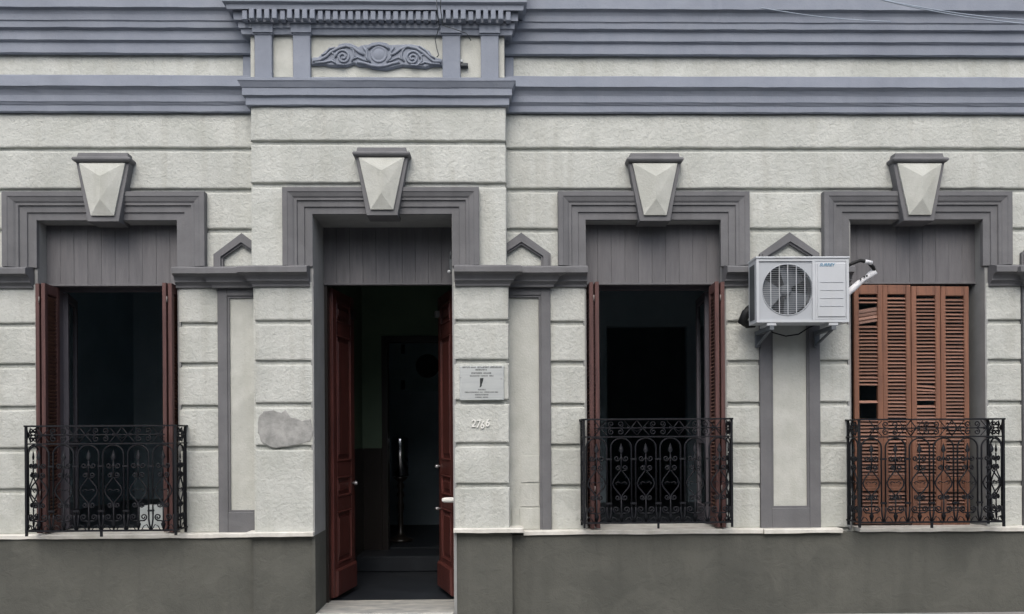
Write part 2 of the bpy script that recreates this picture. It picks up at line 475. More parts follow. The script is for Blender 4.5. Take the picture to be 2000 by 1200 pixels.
# mouldings ------------------------------------------------------------------
def mould(name, prof, x0, x1, yback, mk, m0=False, m1=False, pxr=1250, ref=0.0, wob=0.0024):
    """profile of (y, photo row) from top to bottom; ends mitred back to the wall where m0 / m1"""
    pr = [(y, Z(py, y, pxr)) for y, py in prof]
    n = max(1, int((x1 - x0) / 0.16))
    b = MB()
    vs = []
    for i in range(n + 1):
        t = i / n
        j = [jit(wob) for _ in pr]
        for k, (y, z) in enumerate(pr):
            pj = ref - y
            xx = x0 + (x1 - x0) * t
            if i == 0 and m0: xx = x0 - pj
            if i == n and m1: xx = x1 + pj
            vs.append((xx, y, z + j[k]))
    m = len(pr)
    fs = [(i * m + k, (i + 1) * m + k, (i + 1) * m + k + 1, i * m + k + 1) for i in range(n) for k in range(m - 1)]
    base = len(vs)
    for i, e in ((0, m0), (n, m1)):
        for k in range(m):
            x_, y_, z_ = vs[i * m + k]
            vs.append((x_, yback, z_))
    # top and bottom closing and end returns
    fs += [(base + k, k, k + 1, base + k + 1) for k in range(m - 1)]
    fs += [(n * m + k, base + m + k, base + m + k + 1, n * m + k + 1) for k in range(m - 1)]
    fs.append((base, base + m) + tuple(i * m for i in range(n, -1, -1)))
    fs.append((base + m - 1,) + tuple(i * m + m - 1 for i in range(0, n + 1)) + (base + 2 * m - 1,))
    b.add(vs, fs)
    return b.build(name, M[mk], H)

# middle cornice on the two wings: corona, cove, two fasciae
pm = [(-0.02, 149.5), (-0.105, 150), (-0.110, 170), (-0.100, 172.5), (-0.080, 178), (-0.068, 184), (-0.062, 188), (-0.061, 200), (-0.054, 202.5),
      (-0.046, 206), (-0.040, 208), (-0.038, 219), (-0.025, 222.5), (0.0, 222.8)]
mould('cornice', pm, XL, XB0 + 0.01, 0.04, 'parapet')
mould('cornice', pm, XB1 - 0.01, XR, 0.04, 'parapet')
# frieze panels of the parapet
course(XL, X(476, 0, 130), 0, Z(152), Z(108), 0.006)
course(X(1002, 0, 130), XR, 0, Z(152), Z(108), 0.006)
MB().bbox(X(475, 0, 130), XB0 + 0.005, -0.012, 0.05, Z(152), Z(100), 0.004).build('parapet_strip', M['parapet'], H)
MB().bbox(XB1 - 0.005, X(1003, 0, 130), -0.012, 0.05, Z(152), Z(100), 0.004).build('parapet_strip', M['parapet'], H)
# top cornice of the wings
pt = [(-0.02, -60), (-0.16, -58), (-0.165, 0), (-0.165, 18), (-0.155, 20), (-0.135, 24), (-0.125, 32), (-0.12, 43), (-0.11, 46), (-0.105, 57), (-0.09, 60), (-0.075, 63),
      (-0.072, 81), (-0.06, 84), (-0.048, 87), (-0.046, 106), (-0.03, 110), (0.0, 110.3)]
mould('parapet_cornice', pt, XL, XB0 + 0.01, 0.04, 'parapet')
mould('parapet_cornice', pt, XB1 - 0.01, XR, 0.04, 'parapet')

# bay: middle cornice
pb = [(YB - 0.02, 151.5), (YB - 0.085, 152), (YB - 0.085, 157), (YB - 0.078, 160), (YB - 0.058, 171), (YB - 0.052, 172), (YB - 0.052, 186), (YB - 0.04, 188.5), (YB - 0.028, 191),
      (YB - 0.028, 205), (YB - 0.016, 208), (YB, 208.4)]
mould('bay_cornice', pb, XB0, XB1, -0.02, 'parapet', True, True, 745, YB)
# bay: attic panels, pilasters, entablature, dentils
ZA0, ZA1 = Z(153, YB, 745), Z(60, YB, 745)
for (p, q) in ((490, 498), (530, 573), (605, 865), (898, 940), (973, 985)):
    MB().bbox(X(p, YB, 110), X(q, YB, 110), YB - 0.012, YB + 0.05, ZA0, ZA1, 0.003).build('attic_panel', M['cream_smooth'], H)
for (p, q) in ((497, 531), (572, 606), (864, 899), (939, 974)):
    yp = YB - 0.055
    x0, x1 = X(p, yp, 110), X(q, yp, 110)
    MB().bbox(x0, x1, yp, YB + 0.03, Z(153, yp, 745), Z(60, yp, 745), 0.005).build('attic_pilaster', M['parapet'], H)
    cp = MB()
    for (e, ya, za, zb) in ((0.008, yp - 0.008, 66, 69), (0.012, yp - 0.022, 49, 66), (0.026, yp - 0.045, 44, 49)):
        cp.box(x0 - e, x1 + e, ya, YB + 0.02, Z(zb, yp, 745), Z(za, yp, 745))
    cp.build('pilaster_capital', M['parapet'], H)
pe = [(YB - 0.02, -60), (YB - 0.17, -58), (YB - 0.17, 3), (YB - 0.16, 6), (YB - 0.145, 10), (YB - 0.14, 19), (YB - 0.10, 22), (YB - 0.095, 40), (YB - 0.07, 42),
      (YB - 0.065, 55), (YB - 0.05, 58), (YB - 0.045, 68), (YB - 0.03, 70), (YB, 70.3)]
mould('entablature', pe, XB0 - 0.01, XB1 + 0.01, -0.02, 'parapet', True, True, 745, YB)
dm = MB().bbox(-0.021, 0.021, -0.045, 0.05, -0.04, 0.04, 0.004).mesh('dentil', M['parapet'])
xd0, xd1 = X(470, YB - 0.13, 30), X(1000, YB - 0.13, 30)
nd = 36
for i in range(nd):
    x = xd0 + (xd1 - xd0) * (i + 0.5) / nd
    px = 470 + 530 * (i + 0.5) / nd
    over = any(p - 8 < px < q + 8 for p, q in ((497, 531), (572, 606), (864, 899), (939, 974)))
    place('dentil', dm, H, (x, YB - (0.105 if over else 0.085), Z(30, YB - 0.13, 745)))

# string course at the level of the surround feet
def string(x0, x1, base, m0=False, m1=False, pxr=1250, dy=0.0):
    pr = [(base - 0.01, 519 + dy), (base - 0.115, 520 + dy), (base - 0.125, 522 + dy), (base - 0.125, 532 + dy), (base - 0.11, 533 + dy), (base - 0.075, 538 + dy), (base - 0.06, 544 + dy),
          (base - 0.055, 546 + dy), (base - 0.055, 549 + dy), (base - 0.04, 551 + dy), (base - 0.022, 556 + dy), (base - 0.02, 560 + dy), (base, 560.4 + dy)]
    return mould('string_course', pr, x0, x1, base + 0.05, 'grey', m0, m1, pxr, base, 0.0008)
string(XL, X(66), 0.0)
string(X(346), X(420), 0.0)
string(X(424), XB0 + 0.05, -0.045, True, False)
string(X(499, YB), X(606, YB), YB, True, False, 745, -1)
string(X(889, YB), X(992, YB), YB, False, True, 745, -1)
string(XB1 - 0.05, X(1076), -0.045, False, True)
string(X(1078), X(1146), 0.0)
string(X(1414), X(1482), 0.0)
string(X(1483), X(1600), -0.045, True, True)
string(X(1602), X(1659), 0.0)
string(X(1931), X(1997), 0.0)
string(X(1998), XR, -0.045, True, False)

# panelled pilasters
def pilaster(xa, xb, z0, z1, stile=0.085, bottom=0.18, top=0.09, left=True, right=True, has_bottom=True):
    """grey frame with beads round a cream panel"""
    y = -0.018
    fr = MB()
    pa = xa + (stile if left else 0); pb_ = xb - (stile if right else 0)
    zb = z0 + (bottom if has_bottom else 0)
    if left: fr.bbox(xa, pa, y, 0.05, z0, z1, 0.004)
    if right: fr.bbox(pb_, xb, y, 0.05, z0, z1, 0.004)
    fr.bbox(pa, pb_, y, 0.05, z1 - top, z1, 0.004)
    if has_bottom: fr.bbox(pa, pb_, y, 0.05, z0, zb, 0.004)
    fr.build('pilaster_frame', M['grey'], H)
    bd = MB()
    g = 0.018
    if left: bd.box(pa - 0.003, pa + g, y + 0.011, 0.05, zb, z1 - top)
    if right: bd.box(pb_ - g, pb_ + 0.003, y + 0.011, 0.05, zb, z1 - top)
    bd.box(pa, pb_, y + 0.0118, 0.05, z1 - top - g, z1 - top + 0.003)
    if has_bottom: bd.box(pa, pb_, y + 0.0118, 0.05, zb - 0.003, zb + g)
    bd.build('pilaster_bead', M['grey'], H)
    MB().box(pa, pb_, 0.008 if has_bottom else 0.016, 0.06, zb, z1 - top).build('pilaster_panel', M['cream_smooth'], H)
ZP0, ZP1 = Z(1034), Z(557)
pilaster(X(426), XB0 + 0.02, ZP0, ZP1, right=False)
pilaster(XB1 - 0.02, X(1075), ZP0, ZP1, left=False, has_bottom=False)
pilaster(X(1483), X(1600), ZP0, ZP1, stile=0.10)
pilaster(X(1996), X(1996) + 0.55, ZP0, ZP1)
# cracked repair plaster at the foot of the pilaster beside the door
for (p, q, a, c_) in ((1016, 1052, 889, 941), (1015, 1052, 945, 988), (1014, 1053, 991, 1032), (998, 1012, 991, 1032)):
    o = course(X(p), X(q), 0.004 + jit(0.003), Z(c_), Z(a), 0.004, 0.03, 'cream_smooth', 'plaster_patch')

# pointed hoods over the pilasters
def hood(pc, hw=57, clip0=None, clip1=None):
    cx = X(pc); h = X(pc + hw) - cx
    za, ze, zf = Z(456), Z(497), Z(521)
    for (wd, y, lab) in ((0.085, -0.03, 'pointed_hood'), (0.045, -0.048, 'hood_bead')):
        m = MB()
        if lab == 'pointed_hood':
            o_ = [(cx - h, zf), (cx - h, ze), (cx, za), (cx + h, ze), (cx + h, zf)]
            i_ = [(cx - h + wd, zf), (cx - h + wd, ze - wd * 0.35), (cx, za - wd * 1.25), (cx + h - wd, ze - wd * 0.35), (cx + h - wd, zf)]
        else:
            e = 0.022
            o_ = [(cx - h + e, zf), (cx - h + e, ze - e * 0.35), (cx, za - e * 1.25), (cx + h - e, ze - e * 0.35), (cx + h - e, zf)]
            i_ = [(cx - h + e + wd, zf), (cx - h + e + wd, ze - (e + wd) * 0.35), (cx, za - (e + wd) * 1.25), (cx + h - e - wd, ze - (e + wd) * 0.35), (cx + h - e - wd, zf)]
        if clip0 is not None:      # right half only, left arm runs into the bay
            t = max(0, min(1, (clip0 - (cx - h)) / h))
            o_ = [(clip0, ze + (za - ze) * t)] + o_[2:]
            zi = i_[1][1] + (i_[2][1] - i_[1][1]) * max(0, (clip0 - i_[1][0]) / (i_[2][0] - i_[1][0]))
            i_ = [(clip0, zi)] + i_[2:]
        if clip1 is not None:
            t = max(0, min(1, ((cx + h) - clip1) / h))
            o_ = o_[:3] + [(clip1, ze + (za - ze) * t)]
            zi = i_[3][1] + (i_[2][1] - i_[3][1]) * max(0, (i_[3][0] - clip1) / (i_[3][0] - i_[2][0]))
            i_ = i_[:3] + [(clip1, zi)]
        n = len(o_)
        vs = [(x, y, z) for x, z in o_] + [(x, y, z) for x, z in i_] + [(x, 0.03, z) for x, z in o_] + [(x, 0.03, z) for x, z in i_]
        fs = []
        for k in range(n - 1):
            fs += [(k, k + 1, n + k + 1, n + k), (k, 2 * n + k, 2 * n + k + 1, k + 1), (n + k, n + k + 1, 3 * n + k + 1, 3 * n + k)]
        fs += [(0, n, 3 * n, 2 * n), (n - 1, 2 * n - 1, 4 * n - 1, 3 * n - 1)]
        m.add(vs, fs)
        m.build(lab, M['grey'], H)
hood(475, 55, clip1=XB0 + 0.03)
hood(1019, 57, clip0=XB1 - 0.03)
hood(1541, 58)
hood(2049, 57)

# opening surrounds, keystones, reveals
def surround(x0, x1, zt, zf, base, wd, side_wd0, side_wd1):
    """stepped architrave: profile over distance from the opening edge"""
    pr = [(0.0, 0.03), (0.0, -0.012), (0.26, -0.014), (0.275, -0.026), (0.50, -0.028), (0.52, -0.042), (0.60, -0.042), (0.66, -0.052), (0.80, -0.062), (0.83, -0.068), (0.99, -0.068), (1.0, -0.064), (1.0, 0.03)]
    vs = []
    for (t, y) in pr:
        vs += [(x0 - t * side_wd0, base + y, zf), (x0 - t * side_wd0, base + y, zt + t * wd), (x1 + t * side_wd1, base + y, zt + t * wd), (x1 + t * side_wd1, base + y, zf)]
    fs = []
    for k in range(len(pr) - 1):
        for s in range(3):
            fs.append((k * 4 + s, k * 4 + s + 1, (k + 1) * 4 + s + 1, (k + 1) * 4 + s))
    fs.append(tuple(k * 4 for k in range(len(pr))))
    fs.append(tuple(k * 4 + 3 for k in range(len(pr)))[::-1])
    return MB().add(vs, fs).build('surround', M['grey'], H)

def keystone(pc, base, pxr, dy):
    """faceted keystone with a rounded cap"""
    def zz(py, y): return Z(py + dy, y, pxr)
    yk = base - 0.085
    sc = (F / (D + yk))
    cx = X(pc, yk, 370)
    def hw(px): return px / sc
    bd = MB()
    # grey body
    bd.poly([(cx - hw(30), zz(431, yk)), (cx + hw(30), zz(431, yk)), (cx + hw(51), zz(318, yk)), (cx - hw(51), zz(318, yk))], yk, base + 0.12, 0.004, 0.004)
    bd.build('keystone', M['grey'], H)
    fc = MB()
    yf = yk - 0.004
    a = [(cx - hw(44), zz(319, yf)), (cx + hw(44), zz(319, yf)), (cx + hw(22), zz(420, yf)), (cx - hw(22), zz(420, yf))]
    r0 = (cx, zz(344, yf - 0.045)); r1 = (cx, zz(388, yf - 0.045))
    vs = [(x, yf - 0.012, z) for x, z in a] + [(r0[0], yf - 0.055, r0[1]), (r1[0], yf - 0.055, r1[1])] + [(x, yk + 0.01, z) for x, z in a]
    fc.add(vs, [(0, 4, 1), (1, 4, 5, 2), (2, 5, 3), (3, 5, 4, 0), (0, 1, 7, 6), (1, 2, 8, 7), (2, 3, 9, 8), (3, 0, 6, 9)])
    fc.build('keystone_face', M['cream_smooth'], H)
    cp = MB()
    prof = []
    zb, zt_ = zz(318, yk), zz(298, yk)
    hgt = zt_ - zb
    prof = [(0.0, 0.02), (0.04, 0.050), (0.14, 0.062), (0.26, 0.068), (0.40, 0.066), (0.50, 0.056), (0.54, 0.042), (0.62, 0.036), (0.98, 0.030), (1.0, 0.022)]
    vs = []
    for t, pj in prof:
        z = zb + t * hgt
        e = hw(46) + pj * 0.16 * 1.0
        e = hw(50) + (pj - 0.042) * 1.0
        vs += [(cx - e, base + 0.02, z), (cx - e, yk - pj + 0.03, z), (cx + e, yk - pj + 0.03, z), (cx + e, base + 0.02, z)]
    m = len(prof)
    fs = []
    for k in range(m - 1):
        fs += [(k * 4 + s, k * 4 + s + 1, k * 4 + 5 + s, k * 4 + 4 + s) for s in range(3)]
    fs += [(0, 3, 2, 1), tuple((m - 1) * 4 + s for s in range(4))]
    cp.add(vs, fs)
    cp.build('keystone_cap', M['grey'], H)

def reveal(x0, x1, z0, zt, y0, y1, mk='reveal'):
    MB().box(x0 - 0.02, x0 + 0.006, y0, y1, z0, zt + 0.004).build('reveal', M[mk], H)
    MB().box(x1 - 0.006, x1 + 0.02, y0, y1, z0, zt + 0.004).build('reveal', M[mk], H)
    MB().box(x0 + 0.0065, x1 - 0.0065, y0, y1, zt - 0.004, zt + 0.02).build('soffit', M[mk], H)

WREC, DREC = 0.15, 0.28
ZF = Z(521)
for k, pc in (('w1', 201), ('w2', 1279), ('w3', 1795)):
    x0, x1 = OPEN[k]
    so_ = {'w1': (8, 402), 'w2': (1090, 1462), 'w3': (1607, 1973)}[k]
    si_ = {'w1': (69, 344), 'w2': (1144, 1409), 'w3': (1660, 1922)}[k]
    surround(X(si_[0], -0.03, 450), X(si_[1], -0.03, 450), ZL, ZF, 0.0, Z(378) - ZL,
             X(si_[0], 0, 450) - X(so_[0], 0, 450), X(so_[1], 0, 450) - X(si_[1], 0, 450))
    keystone(pc, 0.0, 1250, 1.0)
    reveal(x0, x1, ZS - 0.02, ZL, 0.006, 0.40)
x0, x1 = OPEN['door']
surround(X(611, YB, 450), X(883, YB, 450), ZLD, Z(521, YB, 745), YB, Z(370, YB, 745) - ZLD, X(611, YB, 450) - X(555, YB, 450), X(936, YB, 450) - X(883, YB, 450))
keystone(746, YB, 745, -10.0)
reveal(x0, x1, 0.0, ZLD, YB + 0.006, 0.40)

# boarded transom panels
def transom(x0, x1, y, z0, z1, pitch, name='transom_board'):
    n = max(3, round((x1 - x0) / pitch))
    for i in range(n):
        a = x0 + (x1 - x0) * i / n + 0.0006; c_ = x0 + (x1 - x0) * (i + 1) / n - 0.0006
        MB().bbox(a, c_, y + jit(0.0012), y + 0.02, z0, z1, 0.0018).build(name, M['board'], H)
    MB().box(x0, x1, y + 0.0202, y + 0.05, z0 + 0.002, z1).build('transom_back', M['board'], H)
    MB().bbox(x0, x1, y - 0.012, y + 0.0, z0 - 0.0, z0 + 0.018, 0.003).build('transom_rail', M['board'], H)
for k in ('w1', 'w2', 'w3'):
    x0, x1 = OPEN[k]
    transom(x0 + 0.006, x1 - 0.006, WREC, Z(557, WREC), ZL - 0.004, 0.118)
x0, x1 = OPEN['door']
transom(x0 + 0.006, x1 - 0.006, DREC, Z(557, DREC, 745), ZLD - 0.004, 0.125)

# plinth and marble sill
ZQ = Z(1041)
b = MB()
MB().box(XL, XB0, -0.075, 0.05, -0.1, ZQ - 0.004).build('plinth', M['plinth'], H)
MB().box(XB0, OPEN['door'][0] - 0.004, YB + 0.018, 0.05, -0.1, Z(1041, YB) - 0.003).build('plinth', M['plinth'], H)
MB().box(OPEN['door'][1] + 0.004, X(998, YB), YB + 0.018, 0.05, -0.1, Z(1035, YB) - 0.003).build('plinth', M['plinth'], H)
MB().box(X(998, YB), XR, -0.075, 0.05, -0.1, ZQ - 0.004).build('plinth', M['plinth'], H)
# door jamb below the sill is painted like the plinth
MB().box(OPEN['door'][0] - 0.02, OPEN['door'][0] + 0.0095, YB + 0.0, 0.36, 0.0, Z(1041, YB)).build('plinth_return', M['plinth'], H)
def sill(x0, x1, y0, z, th=0.036):
    n = max(2, int((x1 - x0) / 0.12))
    m = MB(); rows = []
    for i in range(n + 1):
        x = x0 + (x1 - x0) * i / n
        a, c_ = jit(0.0025), jit(0.0035)
        if random.random() < 0.05: a += 0.012
        rows += [(x, 0.10, z - th), (x, y0 + a, z - th + c_), (x, y0 + a - 0.002, z - 0.006), (x, y0 + 0.006 + a, z), (x, 0.10, z)]
    fs = [(i * 5 + k, (i + 1) * 5 + k, (i + 1) * 5 + (k + 1) % 5, i * 5 + (k + 1) % 5) for i in range(n) for k in range(5)]
    fs += [tuple(range(5)), tuple(n * 5 + k for k in range(5))[::-1]]
    m.add(rows, fs).build('sill', M['sill'], H)
sill(XL, XB0 - 0.012, -0.10, ZS)
sill(XB0 - 0.045, OPEN['door'][0] + 0.004, YB - 0.05, Z(1033, YB))
sill(OPEN['door'][1] - 0.004, X(1020, YB), YB - 0.05, Z(1029, YB))
sill(X(1020, YB) + 0.003, X(1481), -0.10, ZS)
sill(X(1482), X(1633), -0.118, ZS - 0.001)
sill(X(1668), XR, -0.10, ZS)
for k in ('w1', 'w2', 'w3'):
    MB().box(OPEN[k][0] + 0.007, OPEN[k][1] - 0.007, 0.105, 0.45, ZS - 0.05, ZS - 0.006).build('window_step', M['sill'], H)

# bare cement patch on the left pier of the door
pp = [(505, 815), (515, 803), (535, 801), (550, 806), (557, 800), (568, 815), (590, 822), (607, 818), (612, 840), (606, 862), (575, 870), (540, 876), (512, 866), (503, 845)]
pts = []
yp = YB - 0.002
for i in range(len(pp)):
    a = pp[i]; c_ = pp[(i + 1) % len(pp)]
    for t in (0, 0.33, 0.66):
        q = P(a[0] + (c_[0] - a[0]) * t + (jit(1.6) if t else 0), a[1] + (c_[1] - a[1]) * t + (jit(1.6) if t else 0), yp)
        pts.append((q.x, q.z))
o = MB().poly(pts[::-1], yp, YB + 0.03, 0.008, 0.003).build('cement_patch', M['cement'], H)
o['label'] = 'irregular bare cement patch on the left door pier'

# relief ornament of the attic
def rz(u, v, y): return P(600 + u / 7.143, 60 + v / 7.143, y)
top_ = [(55, 370), (150, 360), (200, 320), (250, 272), (300, 238), (400, 230), (450, 178), (520, 165), (600, 168), (660, 195), (710, 222), (760, 195), (850, 185), (900, 160), (1000, 148), (1100, 162),
        (1140, 190), (1300, 186), (1450, 180), (1550, 200), (1640, 255), (1700, 270), (1740, 340), (1800, 372), (1890, 392)]
bot_ = [(1890, 488), (1750, 490), (1650, 520), (1560, 510), (1450, 500), (1330, 490), (1200, 520), (1100, 542), (1000, 534), (900, 520), (830, 492), (720, 490), (650, 460), (560, 492), (420, 500), (290, 490), (240, 470), (55, 476)]
yr = YB - 0.045
pts = [(rz(u, v, yr).x, rz(u, v, yr).z) for u, v in top_ + bot_][::-1]
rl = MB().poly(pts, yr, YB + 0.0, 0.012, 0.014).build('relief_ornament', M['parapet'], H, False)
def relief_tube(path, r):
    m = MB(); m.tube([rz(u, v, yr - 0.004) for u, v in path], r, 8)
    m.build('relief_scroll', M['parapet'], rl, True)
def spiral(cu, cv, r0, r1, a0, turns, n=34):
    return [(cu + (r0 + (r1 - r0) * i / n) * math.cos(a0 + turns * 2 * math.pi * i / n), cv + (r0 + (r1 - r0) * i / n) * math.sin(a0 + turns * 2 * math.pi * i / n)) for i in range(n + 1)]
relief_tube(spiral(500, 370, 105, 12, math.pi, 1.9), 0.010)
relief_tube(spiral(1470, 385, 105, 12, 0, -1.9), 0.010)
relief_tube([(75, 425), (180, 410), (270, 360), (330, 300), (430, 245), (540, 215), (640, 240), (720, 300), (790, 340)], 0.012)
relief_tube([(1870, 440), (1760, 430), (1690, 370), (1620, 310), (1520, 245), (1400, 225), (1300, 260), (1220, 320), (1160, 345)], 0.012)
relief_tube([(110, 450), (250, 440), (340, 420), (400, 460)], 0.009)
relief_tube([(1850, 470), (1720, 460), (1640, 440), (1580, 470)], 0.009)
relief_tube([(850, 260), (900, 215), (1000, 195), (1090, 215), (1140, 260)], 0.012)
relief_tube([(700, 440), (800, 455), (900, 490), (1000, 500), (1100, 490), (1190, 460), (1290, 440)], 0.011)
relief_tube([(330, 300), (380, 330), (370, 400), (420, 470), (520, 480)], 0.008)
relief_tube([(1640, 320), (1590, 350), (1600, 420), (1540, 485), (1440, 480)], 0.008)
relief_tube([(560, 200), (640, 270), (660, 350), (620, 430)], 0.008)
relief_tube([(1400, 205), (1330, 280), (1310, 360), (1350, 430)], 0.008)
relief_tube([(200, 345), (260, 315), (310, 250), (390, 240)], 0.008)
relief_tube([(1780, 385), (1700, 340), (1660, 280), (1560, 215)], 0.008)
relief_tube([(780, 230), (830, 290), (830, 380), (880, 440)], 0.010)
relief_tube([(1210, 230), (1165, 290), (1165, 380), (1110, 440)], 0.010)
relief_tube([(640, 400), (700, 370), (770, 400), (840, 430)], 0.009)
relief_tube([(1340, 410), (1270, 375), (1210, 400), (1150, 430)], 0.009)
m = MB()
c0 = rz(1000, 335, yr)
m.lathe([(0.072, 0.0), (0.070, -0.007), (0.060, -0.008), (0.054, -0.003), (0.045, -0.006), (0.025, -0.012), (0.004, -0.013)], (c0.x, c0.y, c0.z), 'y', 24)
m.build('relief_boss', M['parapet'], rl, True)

# ------------------------------------------------------------------ interiors
ZFL = ZS - 0.05
def room(x0, x1, y0, y1, z0, z1, wall, hole=None):
    """inward-facing shell; hole = (x0, x1, z0, z1) in the back wall"""
    th = 0.12
    w_ = MB()
    w_.box(x0 - th, x0, y0, y1, z0, z1); w_.box(x1, x1 + th, y0, y1, z0, z1)
    if hole:
        hx0, hx1, hz0, hz1 = hole
        w_.box(x0 - th, hx0, y1 + 0.001, y1 + th, z0, z1); w_.box(hx1, x1 + th, y1 + 0.001, y1 + th, z0, z1)
        w_.box(hx0, hx1, y1 + 0.001, y1 + th, hz1, z1)
    else:
        w_.box(x0 - th, x1 + th, y1 + 0.001, y1 + th, z0, z1)
    w_.build('interior_wall', M[wall], H)
    MB().box(x0 - th, x1 + th, y0, y1 + th, z1 + 0.001, z1 + 0.1).build('interior_ceiling', M[wall], H)
    MB().box(x0 - th, x1 + th, y0, y1 + th, z0 - 0.1, z0 - 0.001).build('interior_floor', M['inner_floor'], H)
xa, xb = OPEN['w1']
room(xa - 1.2, xb + 0.5, 0.401, 4.6, ZFL, 4.3, 'room')
xa, xb = OPEN['w2']
hx0, hx1, hz = P(1185, 700, 3.4).x, P(1342, 700, 3.4).x, P(1250, 638, 3.4).z
room(xa - 0.5, OPEN['w3'][1] + 0.4, 0.401, 3.4, ZFL, 4.3, 'room', (hx0, hx1, ZFL, hz))
room(xa - 0.5, OPEN['w3'][1] + 0.4, 3.53, 7.0, ZFL, 4.3, 'room')
# entrance hall
xa, xb = OPEN['door']
ih = (P(746, 800, 2.6).x, P(905, 800, 2.6).x, P(800, 657, 2.6).z)
room(xa - 0.03, xb + 0.35, 0.401, 2.6, 0.05, 3.6, 'hall', (ih[0], ih[1], 0.05, ih[2]))
room(ih[0] - 0.5, ih[1] + 0.6, 2.73, 5.2, 0.24, 3.6, 'room')
MB().bbox(xa - 0.02, xb + 0.33, 2.05, 2.72, 0.051, 0.225, 0.01).build('hall_step', M['inner_floor'], H)
# marble threshold and its front tread
MB().bbox(xa + 0.012, xb - 0.008, YB - 0.02, 0.40, -0.05, 0.066, 0.012).build('threshold', M['marble'], H)
MB().bbox(xa - 0.05, xb + 0.05, YB - 0.30, YB - 0.024, -0.05, 0.022, 0.01).build('door_step', M['marble'], H)
# inner door frame
dd = MB()
dd.box(xa - 0.03, xa - 0.015, 0.405, 2.59, 0.06, 1.45); dd.box(xa - 0.0149, ih[0] - 0.002, 2.575, 2.599, 0.23, 1.45)
dd.build('hall_dado', M['darkwood'], H)
fr = MB()
fr.box(ih[0], ih[0] + 0.07, 2.58, 2.75, 0.226, ih[2]); fr.box(ih[0] + 0.07, ih[1], 2.58, 2.75, ih[2] - 0.07, ih[2])
fr.build('inner_door_frame', M['darkwood'], H)

# ------------------------------------------------------------------ street door leaves
def door_leaf(hx, hy, ang, flip):
    """ang: turn about the hinge; leaf runs from the hinge along +x, exterior face at -y"""
    W, z0, z1 = 0.60, 0.085, Z(562, 0.40, 745)
    s = -1 if flip else 1
    m = MB()
    def bx(u0, u1, ya, yb, za, zb, c=0.006):
        a, c_ = sorted((u0 * s, u1 * s))
        m.bbox(a, c_, ya, yb, za, zb, c)
    t0, t1 = -0.025, 0.025
    bx(0, 0.10, t0, t1, z0, z1); bx(W - 0.10, W, t0, t1, z0, z1)
    rails = [(z0, z0 + 0.30), (z0 + 0.80, z0 + 0.93), (z0 + 1.13, z0 + 1.27), (z1 - 0.42, z1 - 0.30), (z1 - 0.10, z1)]
    for a, c_ in rails:
        bx(0.1005, W - 0.1005, t0 + 0.002, t1, a, c_)
    leaf = m.build('door_leaf', M['door'], H, loc=(hx, hy, 0))
    leaf.rotation_euler = (0, 0, ang)
    for i in range(4):
        a, c_ = rails[i][1], rails[i + 1][0]
        pn = MB()
        u0, u1 = sorted((0.10 * s, (W - 0.10) * s))
        pn.box(u0, u1, -0.006, 0.006, a, c_)
        pn.bbox(u0 + 0.055, u1 - 0.055, -0.021, -0.004, a + 0.055, c_ - 0.055, 0.016)
        pn.build('door_panel', M['door'], leaf)
        fm = MB()
        for (ua, ub, za, zb) in ((u0, u1, a, a + 0.022), (u0, u1, c_ - 0.022, c_), (u0, u0 + 0.022, a + 0.0225, c_ - 0.0225), (u1 - 0.022, u1, a + 0.0225, c_ - 0.0225)):
            fm.bbox(ua, ub, -0.030, -0.002, za, zb, 0.008)
        fm.build('panel_moulding', M['door'], leaf)
    kb = MB()
    u0, u1 = sorted((0.02 * s, (W - 0.02) * s))
    kb.bbox(u0, u1, -0.055, -0.022, z0 + 0.004, z0 + 0.26, 0.016)
    kb.build('kick_board', M['door'], leaf)
    return leaf, s, W, z0, z1
yl = 0.415
ll, s, W, z0, z1 = door_leaf(xa + 0.035, yl, R(90 - 9), False)
rl_, s2, W, z0, z1 = door_leaf(xb - 0.012, yl, R(-(90 - 17)), True)
def knob(leaf, u, z, r=0.02, mk='steel', name='door_knob', dep=0.05):
    MB().lathe([(r * 0.5, -0.02), (r * 0.45, -0.035), (r, -0.045), (r * 0.95, -0.045 - dep * 0.4), (r * 0.5, -0.05 - dep * 0.5)], (u, 0, z), 'y', 14).build(name, M[mk], leaf, True)
knob(ll, W - 0.06, Z(944, 0.9, 745), 0.02)
knob(rl_, -(W - 0.05), Z(912, 0.9, 745), 0.018)
knob(rl_, -(W - 0.05), Z(995, 0.9, 745), 0.018)
MB().box(-W - 0.005, -W + 0.06, -0.06, -0.02, z1 - 0.20, z1 - 0.14).build('door_bolt', M['steel'], rl_)
MB().box(W - 0.10, W - 0.04, -0.06, -0.02, z1 - 0.22, z1 - 0.14).build('door_bolt', M['darkwood'], ll)
# door frame behind the transom
fr = MB()
fr.box(xa + 0.0068, xa + 0.034, DREC + 0.01, 0.40, 0.067, Z(557, DREC, 745) - 0.002); fr.box(xb - 0.030, xb - 0.0068, DREC + 0.03, 0.40, 0.067, Z(557, DREC, 745) - 0.002)
fr.build('door_frame', M['darkwood'], H)
# white pull handle at the pier edge
hp = P(876, 977, 0.33)
pl = MB()
pl.lathe([(0.004, -0.075), (0.016, -0.07), (0.024, -0.05), (0.026, -0.01), (0.026, 0.02), (0.022, 0.05), (0.012, 0.06)], (hp.x + 0.012, hp.y, hp.z), 'x', 14)
pl.lathe([(0.012, 0.0), (0.012, 0.1)], (hp.x + 0.04, hp.y, hp.z), 'y', 10)
pl.build('pull_handle', M['digits'], H, True)

